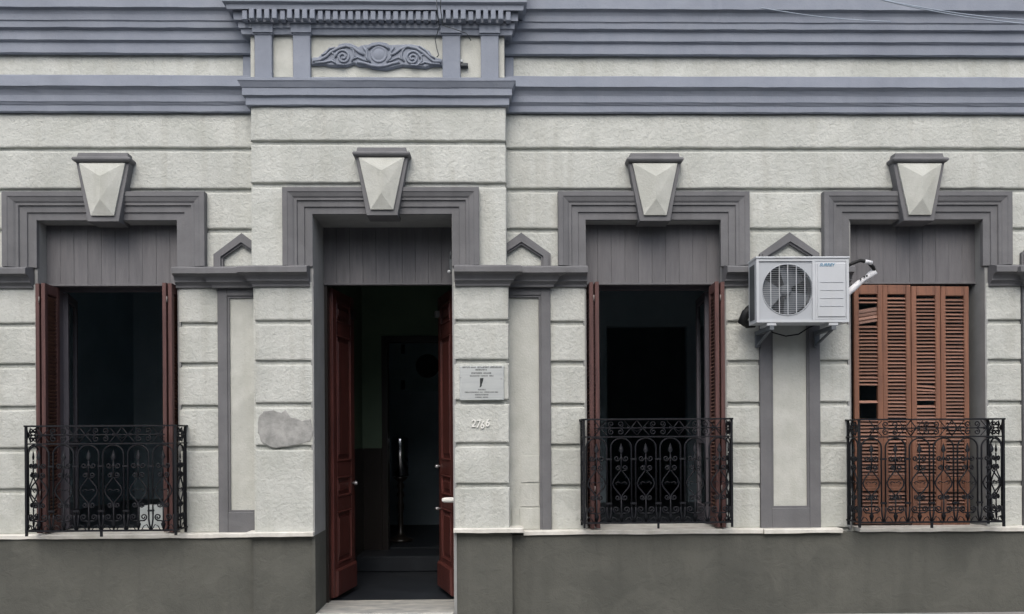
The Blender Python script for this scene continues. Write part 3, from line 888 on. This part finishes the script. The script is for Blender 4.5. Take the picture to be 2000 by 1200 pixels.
# ------------------------------------------------------------------ shutters
LW, LT = 0.262, 0.034
SZ0 = ZS + 0.012
LH = Z(558, 0.10) - SZ0
def leaf_frame_mesh(name, mk):
    m = MB()
    st = 0.046
    y0, y1 = -LT / 2, LT / 2
    m.bbox(0.001, st, y0, y1, 0, LH, 0.004); m.bbox(LW - st, LW - 0.001, y0, y1, 0, LH, 0.004)
    for a, c_ in ((0.0, 0.125), (0.30, 0.335), (0.405, 0.44), (LH - 0.085, LH)):
        m.bbox(st, LW - st, y0 + 0.002, y1 - 0.002, a, c_, 0.004)
    m.box(st, LW - st, -0.004, 0.004, 0.335, 0.405)
    return m.mesh(name, M[mk])
lf_faded, lf_dark = leaf_frame_mesh('shutter_leaf', 'wood'), leaf_frame_mesh('shutter_leaf', 'wood_dark')
def slat_geo(m, z, a=R(38), skew=0.0):
    hw_ = LW / 2 - 0.044
    dy, dz = 0.0145 * math.cos(a), 0.0145 * math.sin(a)
    ty, tz = -0.003 * math.sin(a), 0.003 * math.cos(a)
    c = LW / 2
    v = []
    for x, sk in ((c - hw_, -skew), (c + hw_, skew)):
        v += [(x, -dy + ty, z - dz - tz + sk), (x, -dy - ty, z - dz + tz + sk), (x, dy - ty, z + dz + tz + sk), (x, dy + ty, z + dz - tz + sk)]
    m.add(v, [(0, 1, 2, 3), (7, 6, 5, 4), (0, 4, 5, 1), (1, 5, 6, 2), (2, 6, 7, 3), (3, 7, 4, 0)])
sm = MB(); slat_geo(sm, 0.0); slat_me = sm.mesh('slat', M['slat'])
PITCH = 0.0325
def slat_rows():
    rows = []
    z = 0.145
    while z < 0.29: rows.append(z); z += PITCH
    z = 0.46
    while z < LH - 0.095: rows.append(z); z += PITCH
    return rows
ROWS = slat_rows()
# closed shutter of the right-hand window: every slat its own piece
xs0 = X(1667, 0.11)
YS = 0.115
for i in range(4):
    lf = place('shutter_leaf', lf_faded, H, (xs0 + i * (LW + 0.0035), YS + (0.006 if i in (1, 2) else 0), SZ0 + (-0.012 if i > 1 else 0) - 0.004 * (i == 3)), (0, 0, R((-1, 1, -1.2, 1)[i])))
    if i == 0: lf['label'] = 'shutter leaf with broken and missing slats beside the air conditioner'
    for z in ROWS:
        zpx = z + SZ0
        if i == 0:
            zc = zpx
            if Z(603, 0.1) - 0.012 < zc < Z(596, 0.1) + 0.008: continue            # narrow missing slat
            if Z(783, 0.1) < zc < Z(757, 0.1): continue                             # wide gap
            if Z(818, 0.1) < zc < Z(789, 0.1): continue
        if i == 2 and abs(zpx - Z(787, 0.1)) < 0.016: continue
        sl_ = place('slat', slat_me, lf, (jit(0.0008), jit(0.0012), z + jit(0.0012)), (jit(0.04), jit(0.012), 0))
        if i == 0 and Z(640, 0.1) < zpx < Z(612, 0.1):
            sl_.rotation_euler = (jit(0.3) + 0.5, R(-9), 0)
        if i == 2 and abs(zpx - Z(757, 0.1)) < 0.04:
            sl_.rotation_euler = (0, R(4), 0)
# open leaves folded against the reveals; their slats seen edge on
sm = MB()
for z in ROWS: slat_geo(sm, z)
slats_me = sm.mesh('slats', M['slat'])
def folded(k, left):
    x0, x1 = OPEN[k]
    for j in range(2):
        off = 0.018 + 0.020 + j * (LT + 0.010)
        x = x0 + off if left else x1 - off
        lean = R((1.2, 2.6)[j]) * (1 if left else -1)
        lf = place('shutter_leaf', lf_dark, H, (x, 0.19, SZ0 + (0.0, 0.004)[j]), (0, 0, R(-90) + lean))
        o = place('slats', slats_me, lf)
        o['kind'] = 'stuff'
    xm = x0 + 0.065 if left else x1 - 0.065
    for zc in (0.35, 2.03):
        MB().lathe([(0.006, -0.026), (0.006, 0.026)], (xm, -0.081, SZ0 + zc), 'z', 8).build('shutter_hinge', M['hinge'], H, True)
for k in ('w1', 'w2'):
    folded(k, True); folded(k, False)

# casements opened inwards
def casement(k):
    x0, x1 = OPEN[k]
    z0, z1 = ZS + 0.0, Z(557, 0.3)
    fr = MB()
    fr.box(x0 + 0.0065, x0 + 0.055, 0.27, 0.33, z0, z1); fr.box(x1 - 0.055, x1 - 0.0065, 0.27, 0.33, z0, z1)
    fr.box(x0 + 0.0552, x1 - 0.0552, 0.272, 0.33, z1 - 0.05, z1)
    fr.build('casement_frame', M['frame'], H)
    for left in (True, False):
        m = MB(); g = MB()
        Wc, h = 0.50, z1 - z0 - 0.06
        for (u0, u1, a, c_) in ((0, 0.06, 0, h), (Wc - 0.06, Wc, 0, h), (0.0605, Wc - 0.0605, 0, 0.16), (0.0605, Wc - 0.0605, h - 0.07, h), (0.0605, Wc - 0.0605, 0.75, 0.80)):
            m.box(u0, u1, -0.02, 0.02, a, c_)
        lf = m.build('casement_leaf', M['frame'], H, loc=((x0 + 0.075) if left else (x1 - 0.075), 0.335, z0 + 0.004))
        lf.rotation_euler = (0, 0, R({'w1': 108, 'w2': 92}[k]) if left else R({'w1': 88, 'w2': 86}[k]))
        for (a, c_) in ((0.16, 0.75), (0.80, h - 0.07)):
            g = MB().box(0.055, Wc - 0.055, -0.003, 0.003, a - 0.005, c_ + 0.005)
            g.build('pane', M['glass'], lf)
for k in ('w1', 'w2'):
    casement(k)

# ------------------------------------------------------------------ balcony railings
def sc_(cu, cv, r0, r1, a0, turns, n=14):
    return [(cu + (r0 + (r1 - r0) * i / n) * math.cos(a0 + turns * 2 * math.pi * i / n), 0, cv + (r0 + (r1 - r0) * i / n) * math.sin(a0 + turns * 2 * math.pi * i / n)) for i in range(n + 1)]
PW, PH, PS = 0.2135, 0.775, 0.94
def panel_mesh():
    m = MB()
    r = 0.0066
    h = PW / 2 - 0.018
    # twin bars with round heads and feet
    n = 12
    arch = [(-h, 0, 0.14)] + [(-h, 0, PH - h)] + [(h * math.cos(math.pi - math.pi * i / n), 0, PH - h + (h - 0.004) * math.sin(math.pi * i / n)) for i in range(1, n)] + [(h, 0, PH - h), (h, 0, 0.14)]
    m.tube(arch, 0.0075, 5)
    for s in (-1, 1):
        m.tube([(s * h, 0, 0.145), (s * h, 0, 0.10), (s * h * 1.05, 0, 0.06), (s * h * 1.18, 0, 0.0)], 0.0075, 5)
        m.tube([(s * (h + 0.010), 0, 0.0), (s * h * 0.8, 0, 0.05), (s * h * 0.5, 0, 0.035), (s * h * 0.3, 0, 0.0)], 0.0045, 5)
        # scrolls under the upper spear
        m.tube([(0, 0, 0.60), (s * 0.012, 0, 0.575)] + sc_(s * 0.038, 0.585, 0.026, 0.006, math.pi if s > 0 else 0, (1.3 if s > 0 else -1.3)), r, 5)
        # lozenge of two C scrolls
        m.tube(sc_(s * 0.030, 0.50, 0.006, 0.024, 0, (-1.25 if s > 0 else 1.25) ) + [(s * 0.006, 0, 0.475), (s * 0.03, 0, 0.44), (s * 0.060, 0, 0.40), (s * 0.075, 0, 0.36), (s * 0.066, 0, 0.325), (s * 0.035, 0, 0.285), (s * 0.008, 0, 0.25), (s * 0.006, 0, 0.235)]
               + sc_(s * 0.030, 0.228, 0.024, 0.006, math.pi if s > 0 else 0, (1.3 if s > 0 else -1.3)), r, 5)
        m.tube([(s * 0.004, 0, 0.36), (s * 0.03, 0, 0.372), (s * 0.05, 0, 0.36), (s * 0.036, 0, 0.346)], 0.0045, 5)
        # lower scrolls
        m.tube([(0, 0, 0.075), (s * 0.02, 0, 0.085)] + [(s * 0.055, 0, 0.085)] + sc_(s * 0.045, 0.118, 0.030, 0.007, -math.pi / 2, (1.35 if s > 0 else -1.35)), r, 5)
    m.tube([(0, 0, 0.0), (0, 0, 0.24)], r, 5)
    m.tube([(0, 0, 0.48), (0, 0, 0.63)], r, 5)
    for z0, sg in ((0.63, 1), (0.085, -1)):
        m.add([(0, -0.006, z0), (0.022, 0, z0 + sg * 0.03), (0, 0.006, z0), (-0.022, 0, z0 + sg * 0.03), (0, -0.006, z0 + sg * 0.035), (0, 0.006, z0 + sg * 0.035), (0, 0, z0 + sg * 0.10)],
              [(0, 1, 4), (1, 6, 4), (4, 6, 3), (0, 4, 3), (2, 5, 1), (1, 5, 6), (5, 3, 6), (2, 3, 5)])
    return m.mesh('scroll_panel', M['iron'], True)
panel_me = panel_mesh()
col = MB().box(-0.026, 0.026, -0.009, 0.009, -0.008, 0.008)
collar_me = col.mesh('collar', M['iron'])
def frieze_mesh(w_, h_):
    m = MB()
    r = 0.0058
    q = w_ / 2
    for s in (-1, 1):
        m.tube([(s * q, 0, 0.004), (s * q * 0.72, 0, h_ / 2), (s * q, 0, h_ - 0.004)], r, 5)
        m.tube([(s * q, 0, h_ / 2), (s * q * 0.72, 0, h_ / 2)], r, 5)
        m.tube([(s * q, 0, h_ / 2 - 0.03), (s * q * 0.72, 0, h_ / 2), (s * q * 0.45, 0, h_ * 0.9), (s * q * 0.4, 0, h_ - 0.004)], 0.004, 5)
        m.tube([(s * q * 0.72, 0, h_ / 2), (s * q * 0.45, 0, h_ * 0.1), (s * q * 0.4, 0, 0.004)], 0.004, 5)
        for t in (-1, 1):
            m.tube(sc_(s * q * 0.22, h_ / 2 + t * h_ * 0.24, 0.028, 0.006, math.pi / 2 * -t, 1.3 * s * t), r, 5)
    m.tube([(-q * 0.72, 0, h_ / 2), (q * 0.72, 0, h_ / 2)], r, 5)
    for s in (-1, 1):
        m.add([(s * q * 0.72, -0.004, h_ / 2), (s * q * 0.55, -0.004, h_ / 2 + 0.014), (s * q * 0.55, -0.004, h_ / 2 - 0.014), (s * q * 0.72, 0.004, h_ / 2), (s * q * 0.55, 0.004, h_ / 2 + 0.014), (s * q * 0.55, 0.004, h_ / 2 - 0.014)],
              [(0, 1, 2), (3, 5, 4), (0, 3, 4, 1), (1, 4, 5, 2), (2, 5, 3, 0)])
    return m.mesh('frieze_scroll', M['iron'], True)
FRH = 0.138
frieze_me = frieze_mesh(0.366, FRH)
frieze_side_me = frieze_mesh(0.20, FRH)
DEP = 0.20
def railing(pxc, pyb, width, label, pxr):
    yf = -0.245
    c = P(pxc, pyb, yf)
    root = thing('balcony_railing', label, 'railing', (c.x, yf, c.z), 'wrought iron railings across the window openings')
    hw_ = width / 2
    n = 6
    pw = width / n
    zm = 0.03 + PH * PS + 0.006
    zt = zm + FRH + 0.012
    for nm, z, hgt, wd in (('bottom_rail', 0.024, 0.014, 0.011), ('middle_rail', zm, 0.012, 0.010), ('top_rail', zt, 0.014, 0.016)):
        m = MB()
        e = 0.012 if nm == 'top_rail' else 0.0
        m.box(-hw_ - e, hw_ + e, -wd, wd, z, z + hgt)
        for s in (-1, 1):
            a, b_ = sorted((s * (hw_ - wd), s * (hw_ + wd)))
            m.box(a, b_, wd + 0.0005, DEP + 0.06, z + 0.0006, z + hgt - 0.0006)
        m.build(nm, M['iron'], root)
    pm_ = MB().box(-0.009, 0.009, -0.009, 0.009, -0.012, zt).mesh('post', M['iron'])
    for s in (-1, 1):
        place('post', pm_, root, (s * hw_, 0, 0))
        place('post', pm_, root, (s * hw_, DEP + 0.02, 0))
    ft = MB().box(-0.009, 0.009, -0.008, 0.008, -0.020, 0.0235).mesh('foot', M['iron'])
    place('foot', ft, root)
    for i in range(n):
        x = -hw_ + pw * (i + 0.5)
        place('scroll_panel', panel_me, root, (x, 0, 0.034), (0, 0, 0), (pw / PW, 1, PS))
        if i:
            for zc in (0.175, 0.58): place('collar', collar_me, root, (x - pw / 2, 0, 0.034 + zc * PS))
    for s in (-1, 1):
        place('scroll_panel', panel_me, root, (s * hw_, DEP / 2 + 0.005, 0.034), (0, 0, R(90)), (0.9, 1, PS))
        place('frieze_scroll', frieze_side_me, root, (s * hw_, DEP / 2 + 0.005, zm + 0.012), (0, 0, R(90)))
    nf = 3.5
    fwid = width / nf
    for i in range(3):
        place('frieze_scroll', frieze_me, root, (-hw_ + fwid * (i + 0.75), 0, zm + 0.012), (0, 0, 0), (fwid / 0.366, 1, 1))
    return root
railing(198, 1044, 1.255, 'black wrought iron railing nearest the left edge, at the open window with the pale box', 205)
railing(1286, 1028, 1.275, 'black wrought iron railing between the doorway and the air conditioner, before an open dark window', 1286)
railing(1820, 1027, 1.262, 'black wrought iron railing in front of the closed reddish shutters', 1820)

# ------------------------------------------------------------------ air conditioner
YA = -0.41
a0 = P(1478, 630, YA); a1 = P(1658, 505, YA)
AW, AH, AD = a1.x - a0.x, a1.z - a0.z, 0.21
AC = thing('air_conditioner', 'white outdoor air conditioner unit bracketed to the wall beside the closed shutters', 'air conditioner', (a0.x, YA, a0.z))
m = MB()
t = 0.022
sp = 0.62 * AW
m.box(0, t, 0, AD, 0, AH); m.box(AW - t, AW, 0, AD, 0, AH)
m.box(t, AW - t, 0, AD, 0, t); m.box(t, AW - t, 0.001, AD, AH - t, AH - 0.001)
m.box(t, AW - t, AD - 0.01, AD - 0.001, t, AH - t)
m.box(sp - 0.012, sp + 0.012, 0.0, 0.03, t, AH - t)
m.build('casing', M['white'], AC)
MB().bbox(-0.006, AW + 0.006, -0.008, AD + 0.004, AH - 0.001, AH + 0.016, 0.005).build('lid', M['white'], AC)
# side coil on the left
m = MB()
m.box(-0.003, -0.0005, 0.05, AD - 0.03, 0.03, AH - 0.04)
m.build('side_coil', M['coil'], AC)
# fan panel with a round hole
fcx, fcz, fr_ = (1539 - 1478) / 180 * AW, AH * 0.515, 49.5 / 180 * AW
m = MB()
N = 48
ring = [(fcx + fr_ * math.cos(2 * math.pi * i / N), fcz + fr_ * math.sin(2 * math.pi * i / N)) for i in range(N)]
def sqpt(a):
    c_, s_ = math.cos(a), math.sin(a)
    x0_, x1_, z0_, z1_ = t - fcx, sp - 0.012 - fcx, t - fcz, AH - t - fcz
    k = min((x1_ / c_ if c_ > 1e-9 else (x0_ / c_ if c_ < -1e-9 else 1e9)), (z1_ / s_ if s_ > 1e-9 else (z0_ / s_ if s_ < -1e-9 else 1e9)))
    return (fcx + c_ * k, fcz + s_ * k)
angs = sorted([2 * math.pi * i / N for i in range(N)] + [math.atan2(zc - fcz, xc - fcx) % (2 * math.pi) for xc in (t, sp - 0.012) for zc in (t, AH - t)])
outer = [sqpt(a) for a in angs]; inner = [(fcx + fr_ * math.cos(a), fcz + fr_ * math.sin(a)) for a in angs]
n = len(angs)
vs = [(x, 0.012, z) for x, z in outer] + [(x, 0.012, z) for x, z in inner] + [(x, 0.05, z) for x, z in inner]
fs = [(i, (i + 1) % n, n + (i + 1) % n, n + i) for i in range(n)] + [(n + i, n + (i + 1) % n, 2 * n + (i + 1) % n, 2 * n + i) for i in range(n)]
m.add(vs, fs)
m.build('fan_panel', M['white_dim'], AC)
# guard
m = MB()
for i in range(27):
    z = fcz - fr_ + (i + 0.5) * 2 * fr_ / 27
    h_ = math.sqrt(max(0, fr_ ** 2 - (z - fcz) ** 2))
    m.tube([(fcx - h_, 0.008, z), (fcx + h_, 0.008, z)], 0.0013, 4)
gd = m.build('fan_guard', M['white_dim'], AC)
for i in range(5):
    x = fcx + (i - 2) * fr_ * 0.335
    h_ = math.sqrt(max(0, fr_ ** 2 - (x - fcx) ** 2))
    MB().tube([(x, 0.003, fcz - h_), (x, 0.003, fcz + h_)], 0.0036, 5).build('guard_rib', M['white'], gd)
m = MB()
m.tube([(fcx + fr_ * math.cos(2 * math.pi * i / 40), 0.010, fcz + fr_ * math.sin(2 * math.pi * i / 40)) for i in range(41)], 0.004, 5)
m.build('guard_rim', M['white_dim'], gd)
# fan
m = MB()
for k in range(3):
    a0_ = k * 2 * math.pi / 3 + 0.5
    vs = []
    for j in range(7):
        a = a0_ + j * 0.23
        for (r_, yy) in ((0.045, 0.085 - j * 0.006), (fr_ * 0.93, 0.075 - j * 0.009 + 0.02)):
            vs.append((fcx + r_ * math.cos(a), yy, fcz + r_ * math.sin(a)))
    m.add(vs, [(2 * j, 2 * j + 1, 2 * j + 3, 2 * j + 2) for j in range(6)])
m.lathe([(0.05, 0.11), (0.05, 0.05), (0.03, 0.035), (0.004, 0.032)], (fcx, 0, fcz), 'y', 20)
m.build('fan', M['fan'], AC, True)
MB().box(t, sp, 0.16, 0.17, t, AH - t).build('coil', M['coil'], AC)
# service panel with ribs
m = MB()
m.bbox(sp + 0.0125, AW - t, 0.0035, 0.03, t, AH - t, 0.004)
m.bbox(sp + 0.03, AW - t - 0.008, -0.004, 0.01, 0.045, AH - 0.04, 0.004)
m.build('service_panel', M['white'], AC)
for i in range(4):
    z = AH * (0.245 + i * 0.125)
    MB().bbox(sp + 0.05, AW - t - 0.03, -0.0075, -0.003, z, z + 0.007, 0.002).build('panel_rib', M['white_dim'], AC)
def text(name, s_, size, mk, parent, loc, shear=0.0, ext=0.0008, rot=(R(90), 0, 0), align='LEFT', sx=1.0, weight=0.0):
    cu = bpy.data.curves.new(name, 'FONT')
    cu.body = s_; cu.size = size; cu.shear = shear; cu.extrude = ext; cu.align_x = align; cu.offset = weight
    to = bpy.data.objects.new(name, cu)
    COL.objects.link(to)
    dg = bpy.context.evaluated_depsgraph_get()
    me = bpy.data.meshes.new_from_object(to.evaluated_get(dg))
    bpy.data.objects.remove(to)
    me.materials.clear(); me.materials.append(M[mk])
    return place(name, me, parent, loc, rot, (sx, 1, 1))
text('brand_lettering', 'SURREY', 0.036, 'blue', AC, (sp + 0.045, -0.0055, AH * 0.875), 0.3, sx=1.02, weight=0.0008)
# feet and brackets
for x in (0.13, AW - 0.13):
    MB().bbox(x - 0.04, x + 0.04, 0.005, AD - 0.01, -0.028, -0.0005, 0.004).build('foot', M['white'], AC)
    m = MB()
    m.box(x - 0.018, x + 0.018, 0.0, -YA - 0.005, -0.062, -0.0285)
    m.box(x - 0.018, x + 0.018, -YA - 0.04, -YA - 0.004, -0.17, -0.0628)
    m.build('bracket', M['fan'], AC)
    m = MB()
    m.tube([(x, 0.04, -0.06), (x, -YA - 0.03, -0.15)], 0.012, 4)
    m.build('bracket_brace', M['fan'], AC)
MB().bbox(AW, AW + 0.022, 0.04, AD - 0.05, 0.10, 0.24, 0.006).build('valve_cover', M['white'], AC)
# pipe bundles
def loc_ac(px, py, y): return P(px, py, y) - Vector((a0.x, YA, a0.z))
m = MB()
m.tube([loc_ac(1650, 522, -0.25), loc_ac(1662, 516, -0.26), loc_ac(1680, 509, -0.27), loc_ac(1695, 512, -0.28), loc_ac(1705, 522, -0.25), loc_ac(1709, 532, -0.22)], 0.016, 8)
m.build('insulated_pipe', M['black'], AC, True)
m = MB()
pth = [loc_ac(1709, 530, -0.22), loc_ac(1700, 537, -0.21), loc_ac(1690, 545, -0.21), loc_ac(1678, 553, -0.20), loc_ac(1668, 562, -0.20), loc_ac(1655, 573, -0.20), loc_ac(1648, 590, -0.20)]
m.tube(pth, [0.030, 0.031, 0.020, 0.026, 0.030, 0.028, 0.026], 9)
m.build('taped_pipe', M['tape'], AC, True)
m = MB()
q = loc_ac(1695, 512, -0.292)
m.tube([loc_ac(1690, 511, -0.285), loc_ac(1703, 514, -0.285)], 0.018, 7)
m.build('pipe_tape', M['tape'], AC, True)
for px, py in ((1688, 541), (1681, 546), (1693, 539)):
    q = loc_ac(px, py, -0.232)
    MB().lathe([(0.008, -0.004), (0.009, 0.0), (0.006, 0.004)], q, 'y', 7).build('torn_tape_patch', M['black'], AC)
m = MB()
m.tube([loc_ac(1466, 600, -0.16), loc_ac(1457, 612, -0.15), loc_ac(1450, 628, -0.13), loc_ac(1460, 634, -0.10), loc_ac(1475, 636, -0.10)], [0.03, 0.04, 0.042, 0.035, 0.02], 8)
m.build('pipe_elbow', M['black'], AC, True)
m = MB()
m.tube([loc_ac(1466 + 5, 626, -0.12), loc_ac(1490, 636, -0.06), loc_ac(1510, 650, -0.05), loc_ac(1535, 657, -0.05), loc_ac(1560, 653, -0.05), loc_ac(1580, 640, -0.06), loc_ac(1600, 632, -0.1)], 0.006, 6)
m.build('power_cord', M['black'], AC, True)

# ------------------------------------------------------------------ plaque and house number
YPQ = YB - 0.016
c0, c1 = P(898, 782, YPQ), P(984, 715, YPQ)
PQ = thing('plaque', 'brushed steel plaque engraved with small lines and a dark silhouette, right of the doorway', 'plaque', (c0.x, YPQ, c0.z))
pw_, ph_ = c1.x - c0.x, c1.z - c0.z
MB().bbox(0, pw_, 0, 0.02, 0, ph_, 0.003).build('plate', M['plaque'], PQ)
def pq(px, py): return ((px - 898) / 86 * pw_, (782 - py) / 67 * ph_)
def engraved(px0, px1, py, h, seed):
    """a row of letter strokes too worn to read"""
    rnd = random.Random(seed)
    m = MB()
    x, z = pq(px0, py); xe, _ = pq(px1, py)
    hh = h / 67 * ph_
    while x < xe:
        L = rnd.uniform(0.006, 0.009) * hh / 0.016
        k = rnd.randrange(4)
        tk = hh * 0.24
        m.box(x, x + tk, -0.0008, 0.001, z - hh / 2, z + hh / 2)
        if k != 1: m.box(x + tk, x + L, -0.0008, 0.001, z + hh / 2 - tk, z + hh / 2)
        if k != 2: m.box(x + tk, x + L, -0.0008, 0.001, z - hh / 2, z - hh / 2 + tk)
        if k in (0, 3): m.box(x + tk, x + L * 0.9, -0.0008, 0.001, z - tk / 2, z + tk / 2)
        x += L + tk * 0.7
    m.build('engraved_line', M['ink'], PQ)
for i, (p, q, y, h) in enumerate(((904, 918, 717.5, 3.2), (920, 929, 717.5, 2.6), (933, 955, 717.5, 3.2), (957, 978, 717.5, 3.4), (929, 946, 722.5, 3.0), (948, 951, 722.5, 2.4), (921, 941, 729, 3.0), (944, 959, 729, 2.6),
                                  (918, 937, 734.5, 2.4), (939, 953, 734.5, 2.4), (956, 963, 734.5, 2.6), (934, 947, 761.5, 2.6), (908, 934, 766.5, 2.4), (937, 943, 766.5, 2.4), (946, 965, 766.5, 2.4), (967, 972, 766.5, 2.4),
                                  (928, 953, 771.5, 2.6), (928, 940, 776.5, 2.2), (943, 953, 776.5, 2.2))):
    engraved(p, q, y, h, i)
sil = [(937.5, 739), (944.5, 738.6), (943.5, 744), (942.3, 748), (941, 751), (941, 754), (938.5, 756.8), (936.5, 757), (937.5, 753), (937.4, 746)]
MB().poly([pq(*p) for p in sil][::-1], -0.0012, 0.002).build('silhouette', M['ink'], PQ)
for p in ((900, 737), (979, 740)):
    x, z = pq(*p)
    MB().lathe([(0.006, 0.0), (0.006, -0.002), (0.003, -0.004)], (x, 0, z), 'y', 10).build('screw', M['steel'], PQ)
YN = YB - 0.004
nz = P(920, 835, YN)
NUM = thing('house_number', 'raised white house number 2766 below the steel plaque', 'house number', (nz.x, YN, nz.z))
for ch, px, py, s_ in (('2', 920.5, 834, 15), ('7', 929.5, 835.5, 16), ('6', 937.5, 837, 14.5), ('6', 947.5, 833, 15.5)):
    q = P(px, py, YN)
    text('digit', ch, s_ / 225 * 1.38, 'digits', NUM, (q.x - nz.x, -0.002, q.z - nz.z), 0.15, 0.006, weight=0.0012, sx=0.82)

# ------------------------------------------------------------------ things inside
zf2 = 0.24
pd = P(782, 900, 3.3)
PDS = thing('pedestal_stand', 'pale cylinder on a dark turned stand seen through the street doorway', 'stand', (pd.x, 3.3, zf2))
def zz3(py): return P(782, py, 3.3).z - zf2
MB().lathe([(0.05, zz3(931)), (0.108, zz3(930)), (0.108, zz3(858)), (0.10, zz3(855)), (0.03, zz3(852))], (0, 0, 0), 'z', 28).build('cylinder', M['lampwhite'], PDS, True)
MB().lathe([(0.16, 0.0), (0.16, 0.03), (0.07, 0.06), (0.035, 0.12), (0.03, 0.35), (0.045, 0.45), (0.03, 0.52), (0.028, zz3(975)), (0.05, zz3(966)), (0.028, zz3(957)), (0.05, zz3(950)), (0.03, zz3(942)), (0.075, zz3(936)), (0.10, zz3(932))], (0, 0, 0), 'z', 24).build('turned_stem', M['darkwood'], PDS, True)
py0, py1 = P(757, 765, 5.15), P(862, 663, 5.15)
PO = thing('poster', 'pale poster with a dark disc on the wall beyond the inner doorway', 'poster', (py0.x, 5.15, py0.z))
MB().box(0, py1.x - py0.x, 0, 0.02, 0, py1.z - py0.z).build('sheet', M['poster'], PO)
q = P(835, 715, 5.14)
MB().lathe([(0.18, -0.006), (0.18, 0.002)], (q.x - py0.x, 0, q.z - py0.z), 'y', 28).build('printed_disc', M['ink'], PO)
for py_ in (682, 752):
    q = P(787, py_, 5.14)
    MB().box(q.x - py0.x - 0.03, q.x - py0.x + 0.03, -0.004, 0.0, q.z - py0.z - 0.07, q.z - py0.z + 0.07).build('printed_mark', M['ink'], PO)
b0, b1 = P(273, 1031, 0.42), P(326, 990, 0.42)
BX = thing('box', 'pale grey card box standing on the floor inside the leftmost window', 'box', (b0.x, 0.42, b0.z))
MB().bbox(0, b1.x - b0.x, 0, 0.22, ZS - 0.05 - b0.z + 0.0, b1.z - b0.z, 0.004).build('carton', M['box'], BX)
MB().box(0.004, b1.x - b0.x - 0.004, 0.004, 0.216, b1.z - b0.z, b1.z - b0.z + 0.004).build('flap', M['box'], BX)

# ------------------------------------------------------------------ small fittings on the wall
q = P(880, 520, YB + 0.2)
FT = thing('door_sensor', 'small grey fitting with a white tip on the right jamb above the street door', 'sensor', (q.x, q.y, q.z))
MB().bbox(-0.012, 0.016, -0.01, 0.03, -0.06, 0.06, 0.004).build('body', M['coil'], FT)
MB().lathe([(0.012, 0), (0.016, -0.02), (0.006, -0.032)], (-0.012, 0, -0.055), 'y', 10).build('tip', M['white'], FT, True)
MB().tube([(0, 0, 0.06), (-0.004, 0, 0.10), (0.006, 0.0, 0.13)], 0.006, 6).build('lead', M['coil'], FT, True)
q = P(905, 129, YB - 0.03)
LB = thing('junction_box', 'little dark cable clamp beside the attic pilaster above the doorway', 'cable clamp', (q.x, q.y, q.z))
MB().bbox(-0.02, 0.04, -0.03, 0.03, -0.014, 0.014, 0.004).build('body', M['coil'], LB)
MB().bbox(-0.022, -0.004, -0.04, 0.02, 0.016, 0.038, 0.004).build('cap', M['white'], LB)
def cable(name, pts, r, mk, label):
    pts = [Vector(p) for p in pts]
    c = pts[0]
    o = MB().tube([p - c for p in pts], r, 6).build(name, M[mk], None, True, loc=c)
    return tag(o, label, 'cable')
yw = YB - 0.33
cable('wall_cable', [P(852, -20, yw), P(853, 10, yw), P(856, 35, yw), P(858, 52, YB - 0.12), P(850, 78, YB - 0.05), P(853, 95, YB - 0.06), P(857, 108, YB - 0.06), P(853, 112, YB - 0.05)], 0.004, 'coil',
      'thin dark cable hanging in front of the scroll relief')
cable('wall_cable', [P(862, -20, yw), P(860, 15, yw), P(865, 50, YB - 0.13), P(885, 56, YB - 0.13), P(912, 66, YB - 0.09), P(920, 80, YB - 0.05)], 0.004, 'coil',
      'thin dark cable crossing the capitals right of the scroll relief')
def span(p0, p1, y0, y1, sag, r, label):
    a = P(*p0, y0); b_ = P(*p1, y1)
    pts = []
    for i in range(-6, 31):
        t = i / 24
        p = a.lerp(b_, t); p.z -= sag * 4 * t * (1 - t)
        pts.append(p)
    return cable('overhead_cable', pts, r, 'cable', label)
span((1690, -8), (2020, 48), -1.6, -1.0, 0.03, 0.0045, 'upper pale overhead cable crossing the top right corner')
span((1700, -6), (2020, 40), -1.4, -0.9, 0.03, 0.0045, 'pale overhead cable twinned just below the highest one, top right')
span((1530, 23), (1700, 41), -0.9, -0.5, 0.01, 0.004, 'short pale cable running over the parapet cornice left of the twin cables')
